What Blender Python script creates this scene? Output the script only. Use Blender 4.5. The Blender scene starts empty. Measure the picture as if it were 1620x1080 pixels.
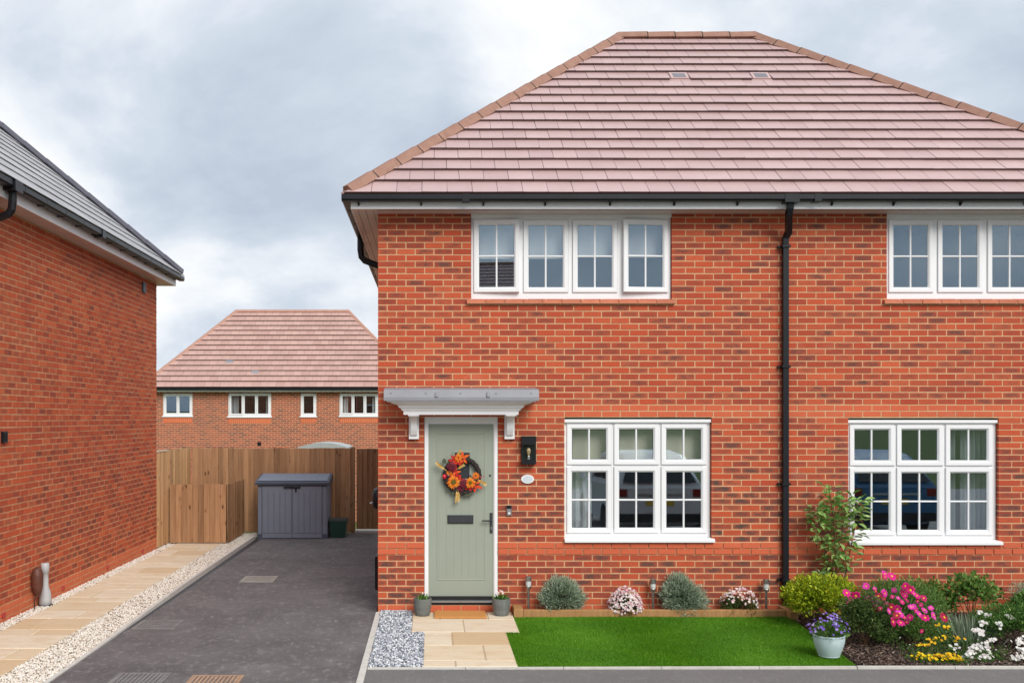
import bpy, math, random
import numpy as np
from mathutils import Vector, Matrix

R = math.radians
random.seed(7)
rng = np.random.default_rng(7)
scene = bpy.context.scene
col = scene.collection

# ------------------------------------------------------------------ camera, sky, sun, exposure
F = 1560.0            # focal length in photograph pixels (1620 wide)
CX, CY = 682.0, 660.0  # vanishing point of the depth direction in the photograph
H = 2.35              # camera height
D = 11.9              # depth of the house front
cam_d = bpy.data.cameras.new('camera')
cam = bpy.data.objects.new('camera', cam_d); col.objects.link(cam)
cam.location = (0, 0, H); cam.rotation_euler = (R(90), 0, 0)
cam_d.sensor_width = 36; cam_d.lens = F / 1620 * 36
cam_d.shift_x = (810 - CX) / 1620; cam_d.shift_y = (CY - 540) / 1620
cam_d.clip_start = 0.05; cam_d.clip_end = 2000
scene.camera = cam

SUN_EL, SUN_AZ = R(37), R(24)      # sun behind the camera, a little to its right
w = bpy.data.worlds.new('World'); scene.world = w; w.use_nodes = True
nt = w.node_tree; nt.nodes.clear()
def wn(t, **k):
    n = nt.nodes.new(t)
    for a, b in k.items(): setattr(n, a, b)
    return n
wout = wn('ShaderNodeOutputWorld'); wbg = wn('ShaderNodeBackground')
nt.links.new(wbg.outputs[0], wout.inputs[0]); wbg.inputs[1].default_value = 0.1
sky = wn('ShaderNodeTexSky'); sky.sky_type = 'NISHITA'; sky.sun_disc = False
sky.sun_elevation = SUN_EL; sky.sun_rotation = math.pi - SUN_AZ
tc = wn('ShaderNodeTexCoord'); sep = wn('ShaderNodeSeparateXYZ'); nt.links.new(tc.outputs['Generated'], sep.inputs[0])
za = wn('ShaderNodeMath', operation='ABSOLUTE'); nt.links.new(sep.outputs[2], za.inputs[0])
zb = wn('ShaderNodeMath', operation='ADD'); nt.links.new(za.outputs[0], zb.inputs[0]); zb.inputs[1].default_value = 0.55
dx = wn('ShaderNodeMath', operation='DIVIDE'); nt.links.new(sep.outputs[0], dx.inputs[0]); nt.links.new(zb.outputs[0], dx.inputs[1])
dy = wn('ShaderNodeMath', operation='DIVIDE'); nt.links.new(sep.outputs[1], dy.inputs[0]); nt.links.new(zb.outputs[0], dy.inputs[1])
cmb = wn('ShaderNodeCombineXYZ'); nt.links.new(dx.outputs[0], cmb.inputs[0]); nt.links.new(dy.outputs[0], cmb.inputs[1])
SKY_OFF = (0.3, 5.9, 2.2)
cmb.inputs[2].default_value = 0
mp = wn('ShaderNodeMapping'); nt.links.new(cmb.outputs[0], mp.inputs[0]); mp.inputs['Location'].default_value = SKY_OFF
n1 = wn('ShaderNodeTexNoise'); nt.links.new(mp.outputs[0], n1.inputs['Vector'])
n1.inputs['Scale'].default_value = 2.1; n1.inputs['Detail'].default_value = 8; n1.inputs['Roughness'].default_value = 0.55; n1.inputs['Distortion'].default_value = 0.25
rc = wn('ShaderNodeValToRGB'); nt.links.new(n1.outputs['Fac'], rc.inputs[0])
e = rc.color_ramp.elements
e[0].position = 0.34; e[0].color = (2.60, 2.98, 3.55, 1)
e[1].position = 0.60; e[1].color = (5.3, 5.35, 5.4, 1)
m_ = e.new(0.44); m_.color = (3.35, 3.72, 4.22, 1)
m_ = e.new(0.52); m_.color = (4.45, 4.65, 4.9, 1)
n2 = wn('ShaderNodeTexNoise'); nt.links.new(mp.outputs[0], n2.inputs['Vector'])
n2.inputs['Scale'].default_value = 0.9; n2.inputs['Detail'].default_value = 4
r2 = wn('ShaderNodeValToRGB'); nt.links.new(n2.outputs['Fac'], r2.inputs[0])
r2.color_ramp.elements[0].position = 0.62; r2.color_ramp.elements[0].color = (0, 0, 0, 1)
r2.color_ramp.elements[1].position = 0.80; r2.color_ramp.elements[1].color = (0.35, 0.35, 0.35, 1)
mixs = wn('ShaderNodeMixRGB'); nt.links.new(r2.outputs[0], mixs.inputs[0]); nt.links.new(rc.outputs[0], mixs.inputs[1]); nt.links.new(sky.outputs[0], mixs.inputs[2])
nt.links.new(mixs.outputs[0], wbg.inputs[0])

sd = bpy.data.lights.new('sun', 'SUN'); sd.energy = 1.5; sd.angle = R(34); sd.color = (1.0, 0.95, 0.88)
so = bpy.data.objects.new('sun', sd); col.objects.link(so)
sdir = Vector((-math.sin(SUN_AZ) * math.cos(SUN_EL), math.cos(SUN_AZ) * math.cos(SUN_EL), -math.sin(SUN_EL)))
so.rotation_euler = sdir.to_track_quat('-Z', 'Y').to_euler(); so.location = (6, -20, 20)

scene.view_settings.view_transform = 'Standard'; scene.view_settings.look = 'None'
scene.view_settings.exposure = 1.0; scene.view_settings.gamma = 1
scene.view_settings.use_curve_mapping = False
scene.cycles.max_bounces = 8; scene.cycles.transparent_max_bounces = 16

def P(px, py, d):      # photograph pixel at depth d -> world point
    return Vector(((px - CX) * d / F, d, H - (py - CY) * d / F))
def GX(px, py):        # photograph pixel on the ground (z = 0)
    d = H * F / (py - CY); return Vector(((px - CX) * d / F, d, 0))
def FX(px, d=D): return (px - CX) * d / F
def FZ(py, d=D): return H - (py - CY) * d / F

# ------------------------------------------------------------------ mesh helpers
class MB:
    def __init__(s): s.v = []; s.f = []; s.r = []; s.uv = []
    def face(s, pts, r=(0, 0, 0), uv=None):
        b = len(s.v); s.v.extend([tuple(p) for p in pts]); s.f.append(tuple(range(b, b + len(pts)))); s.r.append(r)
        if uv is None: uv = [(0, 0), (1, 0), (1, 1), (0, 1)][:len(pts)] if len(pts) <= 4 else [(0.5, 0.5)] * len(pts)
        s.uv.append(uv); return s
    def box(s, x0, x1, y0, y1, z0, z1, r=(0, 0, 0), skip=''):
        x0, x1 = min(x0, x1), max(x0, x1); y0, y1 = min(y0, y1), max(y0, y1); z0, z1 = min(z0, z1), max(z0, z1)
        b = len(s.v)
        s.v += [(x0, y0, z0), (x1, y0, z0), (x1, y1, z0), (x0, y1, z0), (x0, y0, z1), (x1, y0, z1), (x1, y1, z1), (x0, y1, z1)]
        for k, q in (('f', (0, 1, 5, 4)), ('r', (1, 2, 6, 5)), ('b', (2, 3, 7, 6)), ('l', (3, 0, 4, 7)), ('t', (4, 5, 6, 7)), ('u', (3, 2, 1, 0))):
            if k in skip: continue
            s.f.append(tuple(b + i for i in q)); s.r.append(r); s.uv.append([(0, 0), (1, 0), (1, 1), (0, 1)])
        return s
    def cbox(s, x0, x1, y0, y1, z0, z1, c=0.01, r=(0, 0, 0)):
        # box with chamfered edges along all sides of the front (y0) and top
        b = len(s.v)
        for (y, i) in ((y1, 0), (y0 + c, 0), (y0, c)):
            s.v += [(x0 + i, y, z0 + i), (x1 - i, y, z0 + i), (x1 - i, y, z1 - i), (x0 + i, y, z1 - i)]
        def q(*a): s.f.append(tuple(b + i for i in a)); s.r.append(r); s.uv.append([(0, 0), (1, 0), (1, 1), (0, 1)])
        for k in range(2):
            for j in range(4):
                a, d_ = 4 * k + j, 4 * k + (j + 1) % 4
                q(d_, a, a + 4, d_ + 4)
        q(8, 9, 10, 11); q(3, 2, 1, 0); return s
    def ring(s, x0, x1, z0, z1, prof, r=(0, 0, 0)):
        # profile [(inset, y)] swept round a rectangle in the XZ plane with mitred corners
        b = len(s.v)
        for i, y in prof: s.v += [(x0 + i, y, z0 + i), (x1 - i, y, z0 + i), (x1 - i, y, z1 - i), (x0 + i, y, z1 - i)]
        for k in range(len(prof) - 1):
            for j in range(4):
                a, d_ = b + 4 * k + j, b + 4 * k + (j + 1) % 4
                s.f.append((a, d_, d_ + 4, a + 4)); s.r.append(r); s.uv.append([(0, 0), (1, 0), (1, 1), (0, 1)])
        return s
    def extrude(s, prof, axis, a0, a1, r=(0, 0, 0), caps=True):
        # prof: list of 2D points; axis 'x': (y,z), 'y': (x,z), 'z': (x,y)
        n = len(prof); b = len(s.v)
        def p3(p, a): return {'x': (a, p[0], p[1]), 'y': (p[0], a, p[1]), 'z': (p[0], p[1], a)}[axis]
        s.v += [p3(p, a0) for p in prof] + [p3(p, a1) for p in prof]
        for i in range(n):
            j = (i + 1) % n
            s.f.append((b + i, b + j, b + n + j, b + n + i)); s.r.append(r); s.uv.append([(0, 0), (1, 0), (1, 1), (0, 1)])
        if caps:
            s.f.append(tuple(b + i for i in range(n))[::-1]); s.f.append(tuple(b + n + i for i in range(n)))
            s.r += [r, r]; s.uv += [[(.5, .5)] * n] * 2
        return s
    def tube(s, path, rad, n=8, r=(0, 0, 0), square=False, cap=True):
        path = [Vector(p) for p in path]; b = len(s.v); m = len(path)
        rad = rad if isinstance(rad, (list, tuple)) else [rad] * m
        for i, p in enumerate(path):
            t = (path[min(i + 1, m - 1)] - path[max(i - 1, 0)]).normalized()
            u = t.cross(Vector((0, 1, 0)))
            if u.length < 1e-3: u = t.cross(Vector((1, 0, 0)))
            u.normalize(); v_ = t.cross(u).normalized()
            for k in range(n):
                a = 2 * math.pi * (k + (0.5 if square else 0)) / n
                q = p + (u * math.cos(a) + v_ * math.sin(a)) * rad[i]; s.v.append(tuple(q))
        for i in range(m - 1):
            for k in range(n):
                k2 = (k + 1) % n
                s.f.append((b + i * n + k, b + i * n + k2, b + (i + 1) * n + k2, b + (i + 1) * n + k)); s.r.append(r); s.uv.append([(0, 0), (1, 0), (1, 1), (0, 1)])
        if cap:
            s.f.append(tuple(b + k for k in range(n))[::-1]); s.f.append(tuple(b + (m - 1) * n + k for k in range(n)))
            s.r += [r, r]; s.uv += [[(.5, .5)] * n] * 2
        return s
    def lathe(s, prof, c, n=24, r=(0, 0, 0)):
        b = len(s.v); m = len(prof)
        for rad, z in prof:
            for k in range(n):
                a = 2 * math.pi * k / n; s.v.append((c[0] + rad * math.cos(a), c[1] + rad * math.sin(a), c[2] + z))
        for i in range(m - 1):
            for k in range(n):
                k2 = (k + 1) % n
                s.f.append((b + i * n + k, b + i * n + k2, b + (i + 1) * n + k2, b + (i + 1) * n + k)); s.r.append(r); s.uv.append([(0, 0), (1, 0), (1, 1), (0, 1)])
        s.f.append(tuple(b + k for k in range(n))[::-1]); s.r.append(r); s.uv.append([(.5, .5)] * n)
        return s
    def rotz(s, piv, ang):
        c, n = math.cos(ang), math.sin(ang)
        s.v = [(piv[0] + (x - piv[0]) * c - (y - piv[1]) * n, piv[1] + (x - piv[0]) * n + (y - piv[1]) * c, z) for x, y, z in s.v]; return s

def mesh(name, mb, mat, smooth=False):
    me = bpy.data.meshes.new(name)
    V = np.asarray(mb.v, dtype=np.float32); me.from_pydata(V.tolist() if len(V) else [], [], mb.f)
    me.materials.append(mat)
    at = me.attributes.new('rnd', 'FLOAT_VECTOR', 'FACE'); at.data.foreach_set('vector', np.asarray(mb.r, dtype=np.float32).ravel())
    uv = me.uv_layers.new(name='UVMap')
    uv.data.foreach_set('uv', np.asarray([c for f in mb.uv for c in f], dtype=np.float32).ravel())
    if smooth: me.polygons.foreach_set('use_smooth', [True] * len(me.polygons))
    return me

def tri_mesh(name, V, Fc, mat, rnd=None):
    # fast path: V (n,3), Fc (m,k) same-size faces
    me = bpy.data.meshes.new(name); n, m, k = len(V), len(Fc), Fc.shape[1]
    me.vertices.add(n); me.vertices.foreach_set('co', V.astype(np.float32).ravel())
    me.loops.add(m * k); me.loops.foreach_set('vertex_index', Fc.astype(np.int32).ravel())
    me.polygons.add(m); me.polygons.foreach_set('loop_start', np.arange(0, m * k, k, dtype=np.int32))
    try: me.polygons.foreach_set('loop_total', np.full(m, k, dtype=np.int32))
    except Exception: pass
    me.materials.append(mat)
    if rnd is not None:
        at = me.attributes.new('rnd', 'FLOAT_VECTOR', 'FACE'); at.data.foreach_set('vector', rnd.astype(np.float32).ravel())
    me.update(calc_edges=True); me.validate(); return me

WORLD = {}
def wpos(o): return WORLD.get(o.name, Vector((0, 0, 0)))
def tagp(o, label=None, cat=None, group=None, kind=None):
    if label: o['label'] = label
    if cat: o['category'] = cat
    if group: o['group'] = group
    if kind: o['kind'] = kind
    return o
def empty(name, loc, label=None, cat=None, group=None):
    o = bpy.data.objects.new(name, None); col.objects.link(o); o.location = loc; o.empty_display_size = 0.1
    WORLD[o.name] = Vector(loc); return tagp(o, label, cat, group)
def add(name, mb, mat, parent=None, label=None, cat=None, group=None, kind=None, smooth=False):
    # mb in world coordinates
    V = np.asarray(mb.v, dtype=np.float64)
    if parent is None:
        o0 = Vector(((V[:, 0].min() + V[:, 0].max()) / 2, (V[:, 1].min() + V[:, 1].max()) / 2, V[:, 2].min()))
    else:
        o0 = Vector(((V[:, 0].min() + V[:, 0].max()) / 2, (V[:, 1].min() + V[:, 1].max()) / 2, (V[:, 2].min() + V[:, 2].max()) / 2))
    mb.v = [tuple(p) for p in (V - np.array(o0))]
    o = bpy.data.objects.new(name, mesh(name, mb, mat, smooth)); col.objects.link(o)
    WORLD[o.name] = o0
    if parent is None: o.location = o0
    else: o.parent = parent; o.location = o0 - wpos(parent)
    return tagp(o, label, cat, group, kind)
def inst(name, me, parent, mat4):     # shared-mesh piece, matrix in world coordinates (parent unrotated)
    o = bpy.data.objects.new(name, me); col.objects.link(o); o.parent = parent
    m = mat4.copy(); m.translation = m.translation - wpos(parent); o.matrix_basis = m
    return o
def addmesh(name, me, parent, loc, **k):
    o = bpy.data.objects.new(name, me); col.objects.link(o); WORLD[o.name] = Vector(loc)
    if parent: o.parent = parent; o.location = Vector(loc) - wpos(parent)
    else: o.location = loc
    return tagp(o, **k)

# ------------------------------------------------------------------ materials
def newmat(name):
    m = bpy.data.materials.new(name); m.use_nodes = True; t = m.node_tree
    b = t.nodes['Principled BSDF']; return m, t, b
def N(t, ty, ins=None, **k):
    n = t.nodes.new(ty)
    for a, b in k.items(): setattr(n, a, b)
    for a, b in (ins or {}).items():
        if hasattr(b, 'is_linked') or isinstance(b, bpy.types.NodeSocket): t.links.new(b, n.inputs[a])
        else: n.inputs[a].default_value = b
    return n
def c4(c): return (c[0], c[1], c[2], 1)
def mixc(t, f, a, b, bl='MIX'):
    n = t.nodes.new('ShaderNodeMixRGB'); n.blend_type = bl
    for i, x in enumerate((f, a, b)):
        if isinstance(x, bpy.types.NodeSocket): t.links.new(x, n.inputs[i])
        else: n.inputs[i].default_value = x if i == 0 else c4(x)
    return n.outputs[0]
def pos(t, scale=(1, 1, 1), rot=(0, 0, 0)):
    g = t.nodes.new('ShaderNodeNewGeometry'); m = t.nodes.new('ShaderNodeMapping'); t.links.new(g.outputs['Position'], m.inputs[0])
    m.inputs['Scale'].default_value = scale; m.inputs['Rotation'].default_value = rot; return m.outputs[0]
def noise(t, vec, scale, detail=4, rough=0.55):
    n = t.nodes.new('ShaderNodeTexNoise'); t.links.new(vec, n.inputs['Vector'])
    n.inputs['Scale'].default_value = scale; n.inputs['Detail'].default_value = detail; n.inputs['Roughness'].default_value = rough; return n.outputs['Fac']
def ramp(t, f, *stops):
    n = t.nodes.new('ShaderNodeValToRGB'); t.links.new(f, n.inputs[0]); el = n.color_ramp.elements
    while len(el) < len(stops): el.new(0.5)
    for s_, (p_, c) in zip(el, stops): s_.position = p_; s_.color = c4(c) if not isinstance(c, (int, float)) else (c, c, c, 1)
    return n.outputs[0]
def math_(t, op, a, b=0.0, clamp=False):
    n = t.nodes.new('ShaderNodeMath'); n.operation = op; n.use_clamp = clamp
    for i, x in enumerate((a, b)):
        if isinstance(x, bpy.types.NodeSocket): t.links.new(x, n.inputs[i])
        else: n.inputs[i].default_value = x
    return n.outputs[0]
def bump(t, b, h, strength=0.3, dist=0.01):
    n = t.nodes.new('ShaderNodeBump'); t.links.new(h, n.inputs['Height']); n.inputs['Strength'].default_value = strength; n.inputs['Distance'].default_value = dist
    t.links.new(n.outputs[0], b.inputs['Normal'])
def setp(b, rough=None, spec=None, metal=None, coat=None):
    if rough is not None: b.inputs['Roughness'].default_value = rough
    if spec is not None: b.inputs['Specular IOR Level'].default_value = spec
    if metal is not None: b.inputs['Metallic'].default_value = metal
    if coat is not None: b.inputs['Coat Weight'].default_value = coat
def rndv(t, k='rnd'):
    a = t.nodes.new('ShaderNodeAttribute'); a.attribute_name = k
    s = t.nodes.new('ShaderNodeSeparateXYZ'); t.links.new(a.outputs['Vector'], s.inputs[0]); return s.outputs

def simple(name, c1, c2=None, scale=6, rough=0.6, spec=0.4, metal=0, bmp=0, bscale=60, bdist=0.004, stretch=(1, 1, 1), userand=0.0, detail=5):
    m, t, b = newmat(name); setp(b, rough, spec, metal)
    c2 = c2 or tuple(x * 0.86 for x in c1)
    v = pos(t, stretch); f = noise(t, v, scale, detail)
    f = ramp(t, f, (0.3, 0.0), (0.7, 1.0)); c = mixc(t, f, c1, c2)
    if userand:
        oi = t.nodes.new('ShaderNodeObjectInfo'); k = math_(t, 'MULTIPLY_ADD', oi.outputs['Random'], userand); k.node.inputs[2].default_value = 1 - userand / 2
        cc = t.nodes.new('ShaderNodeCombineXYZ')
        for i in range(3): t.links.new(k, cc.inputs[i])
        c = mixc(t, 1.0, c, (1, 1, 1), 'MULTIPLY'); t.links.new(cc.outputs[0], c.node.inputs[2])
    t.links.new(c, b.inputs['Base Color'])
    if bmp: bump(t, b, noise(t, v, bscale, 4), bmp, bdist)
    return m

def brick_mat(name, shift=(1, 1, 1), dark=1.0):
    m, t, b = newmat(name); setp(b, 0.82, 0.25)
    r = rndv(t); uvn = t.nodes.new('ShaderNodeUVMap'); su = t.nodes.new('ShaderNodeSeparateXYZ'); t.links.new(uvn.outputs[0], su.inputs[0])
    sh = lambda c: tuple(a * k for a, k in zip(c, shift))
    base = ramp(t, r[0], (0.0, sh((0.40, 0.059, 0.026))), (0.35, sh((0.50, 0.074, 0.030))), (0.7, sh((0.56, 0.096, 0.035))), (1.0, sh((0.60, 0.128, 0.052))))
    v = pos(t); n1_ = noise(t, v, 55, 5, 0.65)
    base = mixc(t, ramp(t, n1_, (0.35, 0.0), (0.75, 0.55)), base, sh((0.38, 0.068, 0.036)))
    n2_ = noise(t, v, 160, 3, 0.6)
    base = mixc(t, ramp(t, n2_, (0.55, 0.0), (0.8, 0.35)), base, sh((0.62, 0.23, 0.12)))
    # dark burnt patch towards the middle of the brick's face
    eu = math_(t, 'MULTIPLY', math_(t, 'MULTIPLY', su.outputs[0], math_(t, 'SUBTRACT', 1.0, su.outputs[0])), 4.0)
    ev = math_(t, 'MULTIPLY', math_(t, 'MULTIPLY', su.outputs[1], math_(t, 'SUBTRACT', 1.0, su.outputs[1])), 4.0)
    cen = math_(t, 'MULTIPLY', math_(t, 'POWER', eu, 0.4), math_(t, 'POWER', ev, 0.5))
    wv = noise(t, pos(t, (14, 14, 34)), 1.0, 5, 0.7)
    k = math_(t, 'MULTIPLY', cen, ramp(t, wv, (0.30, 0.2), (0.58, 1.15)))
    k = math_(t, 'MULTIPLY', math_(t, 'MULTIPLY', k, r[1]), dark, True)
    base = mixc(t, k, base, (0.10, 0.058, 0.048))
    base = mixc(t, r[2], base, mixc(t, n1_, sh((0.66, 0.155, 0.072)), sh((0.54, 0.11, 0.050))))
    lf = noise(t, v, 0.7, 4, 0.6); base = mixc(t, ramp(t, lf, (0.35, 0.0), (0.7, 0.28)), base, sh((0.34, 0.062, 0.036)))
    bl = noise(t, pos(t, (1.2, 1.2, 2.0)), 1.3, 6, 0.7); base = mixc(t, ramp(t, bl, (0.60, 0.0), (0.78, 0.22)), base, (0.66, 0.42, 0.32))
    t.links.new(base, b.inputs['Base Color']); bump(t, b, n1_, 0.5, 0.006)
    return m
MAT = {}
MAT['brick'] = brick_mat('brick_red')
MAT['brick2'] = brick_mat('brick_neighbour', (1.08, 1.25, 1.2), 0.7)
MAT['mortar'] = simple('mortar', (0.56, 0.375, 0.205), (0.65, 0.46, 0.275), 30, 0.95, 0.1, bmp=0.4, bscale=200)

def brick_tex(name, axes, c1, c2, mort):
    # brickwork too far away or hidden to be built piece by piece
    m, t, b = newmat(name); setp(b, 0.85, 0.2)
    g = t.nodes.new('ShaderNodeNewGeometry'); s = t.nodes.new('ShaderNodeSeparateXYZ'); t.links.new(g.outputs['Position'], s.inputs[0])
    cb = t.nodes.new('ShaderNodeCombineXYZ'); t.links.new(s.outputs[axes[0]], cb.inputs[0]); t.links.new(s.outputs[axes[1]], cb.inputs[1])
    br = t.nodes.new('ShaderNodeTexBrick'); t.links.new(cb.outputs[0], br.inputs[0])
    br.inputs['Color1'].default_value = c4(c1); br.inputs['Color2'].default_value = c4(c2); br.inputs['Mortar'].default_value = c4(mort)
    br.inputs['Scale'].default_value = 1; br.inputs['Brick Width'].default_value = 0.225; br.inputs['Row Height'].default_value = 0.075
    br.inputs['Mortar Size'].default_value = 0.006; br.inputs['Bias'].default_value = -0.25
    v = pos(t, (3.5, 3.5, 11)); dk = ramp(t, noise(t, v, 1.0, 4, 0.7), (0.5, 0.0), (0.66, 0.6))
    c = mixc(t, dk, br.outputs['Color'], (0.13, 0.07, 0.055))
    c = mixc(t, br.outputs['Fac'], c, mort)
    t.links.new(c, b.inputs['Base Color']); bump(t, b, br.outputs['Fac'], -0.4, 0.006)
    return m
MAT['brick_far'] = brick_tex('brick_far', (0, 2), (0.44, 0.125, 0.066), (0.20, 0.080, 0.058), (0.58, 0.41, 0.27))
MAT['brick_side'] = brick_tex('brick_side', (1, 2), (0.50, 0.10, 0.052), (0.42, 0.08, 0.045), (0.60, 0.425, 0.255))

def tile_mat(name, ca, cb_, edge_shade, rough=0.4, spec=0.6):
    m, t, b = newmat(name); setp(b, rough, spec); r = rndv(t)
    base = ramp(t, r[0], (0.0, ca), (1.0, cb_))
    v = pos(t); n_ = noise(t, v, 90, 4, 0.7)
    base = mixc(t, ramp(t, n_, (0.4, 0.0), (0.75, 0.3)), base, tuple(x * 1.25 for x in ca))
    n3 = noise(t, v, 2.2, 3); base = mixc(t, ramp(t, n3, (0.4, 0.0), (0.7, 0.25)), base, tuple(x * 0.8 for x in ca))
    n7 = noise(t, pos(t, (5, 1.2, 1.2)), 1.0, 6, 0.7); base = mixc(t, ramp(t, n7, (0.52, 0.0), (0.72, 0.18)), base, tuple(x * 0.62 for x in ca))
    n8 = noise(t, v, 14, 4, 0.7); base = mixc(t, ramp(t, n8, (0.64, 0.0), (0.72, 0.4)), base, tuple(min(1, x * 1.45) for x in cb_))
    base = mixc(t, r[1], base, edge_shade)  # tile edges coloured dark: shade under the overlaps painted in
    t.links.new(base, b.inputs['Base Color']); bump(t, b, n_, 0.25, 0.003)
    t.links.new(ramp(t, n3, (0.3, rough - 0.06), (0.7, rough + 0.1)), b.inputs['Roughness'])
    return m
MAT['tile'] = tile_mat('roof_tile_plum', (0.45, 0.300, 0.293), (0.52, 0.358, 0.345), (0.085, 0.036, 0.031), 0.34, 1.0)
MAT['tile_far'] = tile_mat('roof_tile_far', (0.44, 0.265, 0.225), (0.53, 0.335, 0.285), (0.10, 0.045, 0.038), 0.45, 0.7)
MAT['tile_grey'] = tile_mat('roof_tile_slate_grey', (0.33, 0.32, 0.335), (0.40, 0.39, 0.405), (0.03, 0.028, 0.032), 0.34, 0.8)
MAT['hip'] = simple('hip_tile_brown', (0.34, 0.19, 0.14), (0.27, 0.145, 0.11), 9, 0.7, 0.3, bmp=0.2)
MAT['hip_far'] = simple('hip_tile_far', (0.46, 0.26, 0.2), (0.40, 0.22, 0.17), 9, 0.7, 0.3)
MAT['hip_grey'] = simple('hip_tile_grey', (0.10, 0.10, 0.13), (0.075, 0.075, 0.10), 9, 0.55, 0.5)
MAT['felt'] = simple('roof_deck_dark', (0.03, 0.025, 0.025), None, 9, 0.9, 0.1)
MAT['black'] = simple('gutter_black', (0.008, 0.009, 0.012), (0.013, 0.014, 0.018), 3, 0.35, 0.3)
MAT['white'] = simple('white_upvc', (0.82, 0.825, 0.84), (0.80, 0.805, 0.82), 3, 0.32, 0.45)
MAT['white_dull'] = simple('white_fascia', (0.83, 0.83, 0.84), (0.79, 0.79, 0.80), 5, 0.4, 0.4)
MAT['soffit'] = simple('soffit_board', (0.66, 0.60, 0.56), (0.58, 0.50, 0.46), 4, 0.35, 0.5)
MAT['seal'] = simple('dark_seal', (0.02, 0.02, 0.022), None, 9, 0.7, 0.2)
MAT['lead'] = simple('grey_lead', (0.27, 0.275, 0.305), (0.23, 0.235, 0.26), 5, 0.5, 0.4)
MAT['sage'] = simple('sage_green_door', (0.305, 0.342, 0.285), (0.29, 0.325, 0.27), 2, 0.38, 0.4)
MAT['darkmetal'] = simple('dark_ironmongery', (0.055, 0.06, 0.068), (0.045, 0.048, 0.055), 8, 0.4, 0.5, 0.3)
MAT['alu'] = simple('aluminium', (0.55, 0.57, 0.60), (0.45, 0.47, 0.5), 12, 0.3, 0.5, 0.9)
MAT['steel'] = simple('brushed_steel', (0.46, 0.43, 0.40), (0.34, 0.32, 0.30), 20, 0.35, 0.5, 0.9, stretch=(4, 4, 0.5))
MAT['plastic_clear'] = simple('frosted_plastic', (0.62, 0.64, 0.63), (0.5, 0.52, 0.52), 25, 0.25, 0.6)
MAT['interior'] = simple('room_interior', (0.36, 0.35, 0.33), (0.32, 0.31, 0.30), 1.5, 0.9, 0.1)
MAT['curtain'] = simple('curtain_grey', (0.55, 0.58, 0.60), (0.48, 0.5, 0.52), 9, 0.9, 0.1, bmp=0.1)
MAT['curtain_w'] = simple('curtain_white', (0.78, 0.79, 0.79), (0.7, 0.71, 0.72), 9, 0.9, 0.1)
MAT['blind'] = simple('blind_cream', (0.74, 0.70, 0.60), (0.70, 0.66, 0.56), 9, 0.9, 0.1)
MAT['blind_w'] = simple('blind_white', (0.80, 0.81, 0.82), (0.76, 0.77, 0.78), 9, 0.8, 0.1)

def glass_mat(name, tint=(0.95, 0.965, 0.965), refl=0.1):
    m, t, b = newmat(name); t.nodes.remove(b); out = t.nodes['Material Output']
    tr = N(t, 'ShaderNodeBsdfTransparent', {'Color': c4(tint)}); gl = N(t, 'ShaderNodeBsdfGlossy', {'Color': (0.74, 0.89, 1.0, 1), 'Roughness': 0.0})
    lw = t.nodes.new('ShaderNodeLayerWeight'); lw.inputs[0].default_value = 0.5; f = math_(t, 'MULTIPLY_ADD', math_(t, 'POWER', lw.outputs['Facing'], 4.0), 0.6); f.node.inputs[2].default_value = refl; f.node.use_clamp = True
    mx = N(t, 'ShaderNodeMixShader', {0: f, 1: tr.outputs[0], 2: gl.outputs[0]}); t.links.new(mx.outputs[0], out.inputs[0])
    return m
MAT['glass'] = glass_mat('window_glass', refl=0.175)
MAT['glass_lamp'] = glass_mat('lamp_glass', (0.96, 0.96, 0.96), 0.03)

def wood_mat(name, ca, cb_, knot=(0.10, 0.04, 0.018), userand=0.5, knots=True):
    m, t, b = newmat(name); setp(b, 0.8, 0.2)
    v = pos(t, (26, 26, 1.6)); g = noise(t, v, 1.0, 6, 0.6)
    c = mixc(t, ramp(t, g, (0.3, 0.0), (0.7, 1.0)), ca, cb_)
    oi = t.nodes.new('ShaderNodeObjectInfo')
    k = math_(t, 'MULTIPLY_ADD', oi.outputs['Random'], userand); k.node.inputs[2].default_value = 1 - userand / 2
    cc = t.nodes.new('ShaderNodeCombineXYZ')
    for i in range(3): t.links.new(k, cc.inputs[i])
    c = mixc(t, 1.0, c, (1, 1, 1), 'MULTIPLY'); t.links.new(cc.outputs[0], c.node.inputs[2])
    if knots:
        vo = N(t, 'ShaderNodeTexVoronoi', {'Vector': pos(t, (9, 9, 4.2)), 'Scale': 1.0})
        kn = ramp(t, vo.outputs['Distance'], (0.10, 0.85), (0.24, 0.0))
        st = ramp(t, noise(t, pos(t, (2.2, 2.2, 1.5)), 1.0, 3), (0.45, 0.0), (0.6, 1.0))
        c = mixc(t, math_(t, 'MULTIPLY', kn, st), c, knot)
        pl = ramp(t, noise(t, pos(t, (7, 7, 2.6)), 1.0, 4, 0.65), (0.56, 0.0), (0.68, 0.45))
        c = mixc(t, pl, c, (0.44, 0.27, 0.17))
    t.links.new(c, b.inputs['Base Color']); bump(t, b, g, 0.3, 0.003)
    return m
MAT['fence'] = wood_mat('fence_brown', (0.47, 0.275, 0.150), (0.32, 0.170, 0.088), userand=0.5)
MAT['fence_pale'] = wood_mat('fence_pale', (0.60, 0.37, 0.19), (0.46, 0.26, 0.125))
MAT['sleeper'] = wood_mat('sleeper_oak', (0.48, 0.27, 0.115), (0.34, 0.175, 0.07), userand=0.2, knots=False)

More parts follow.
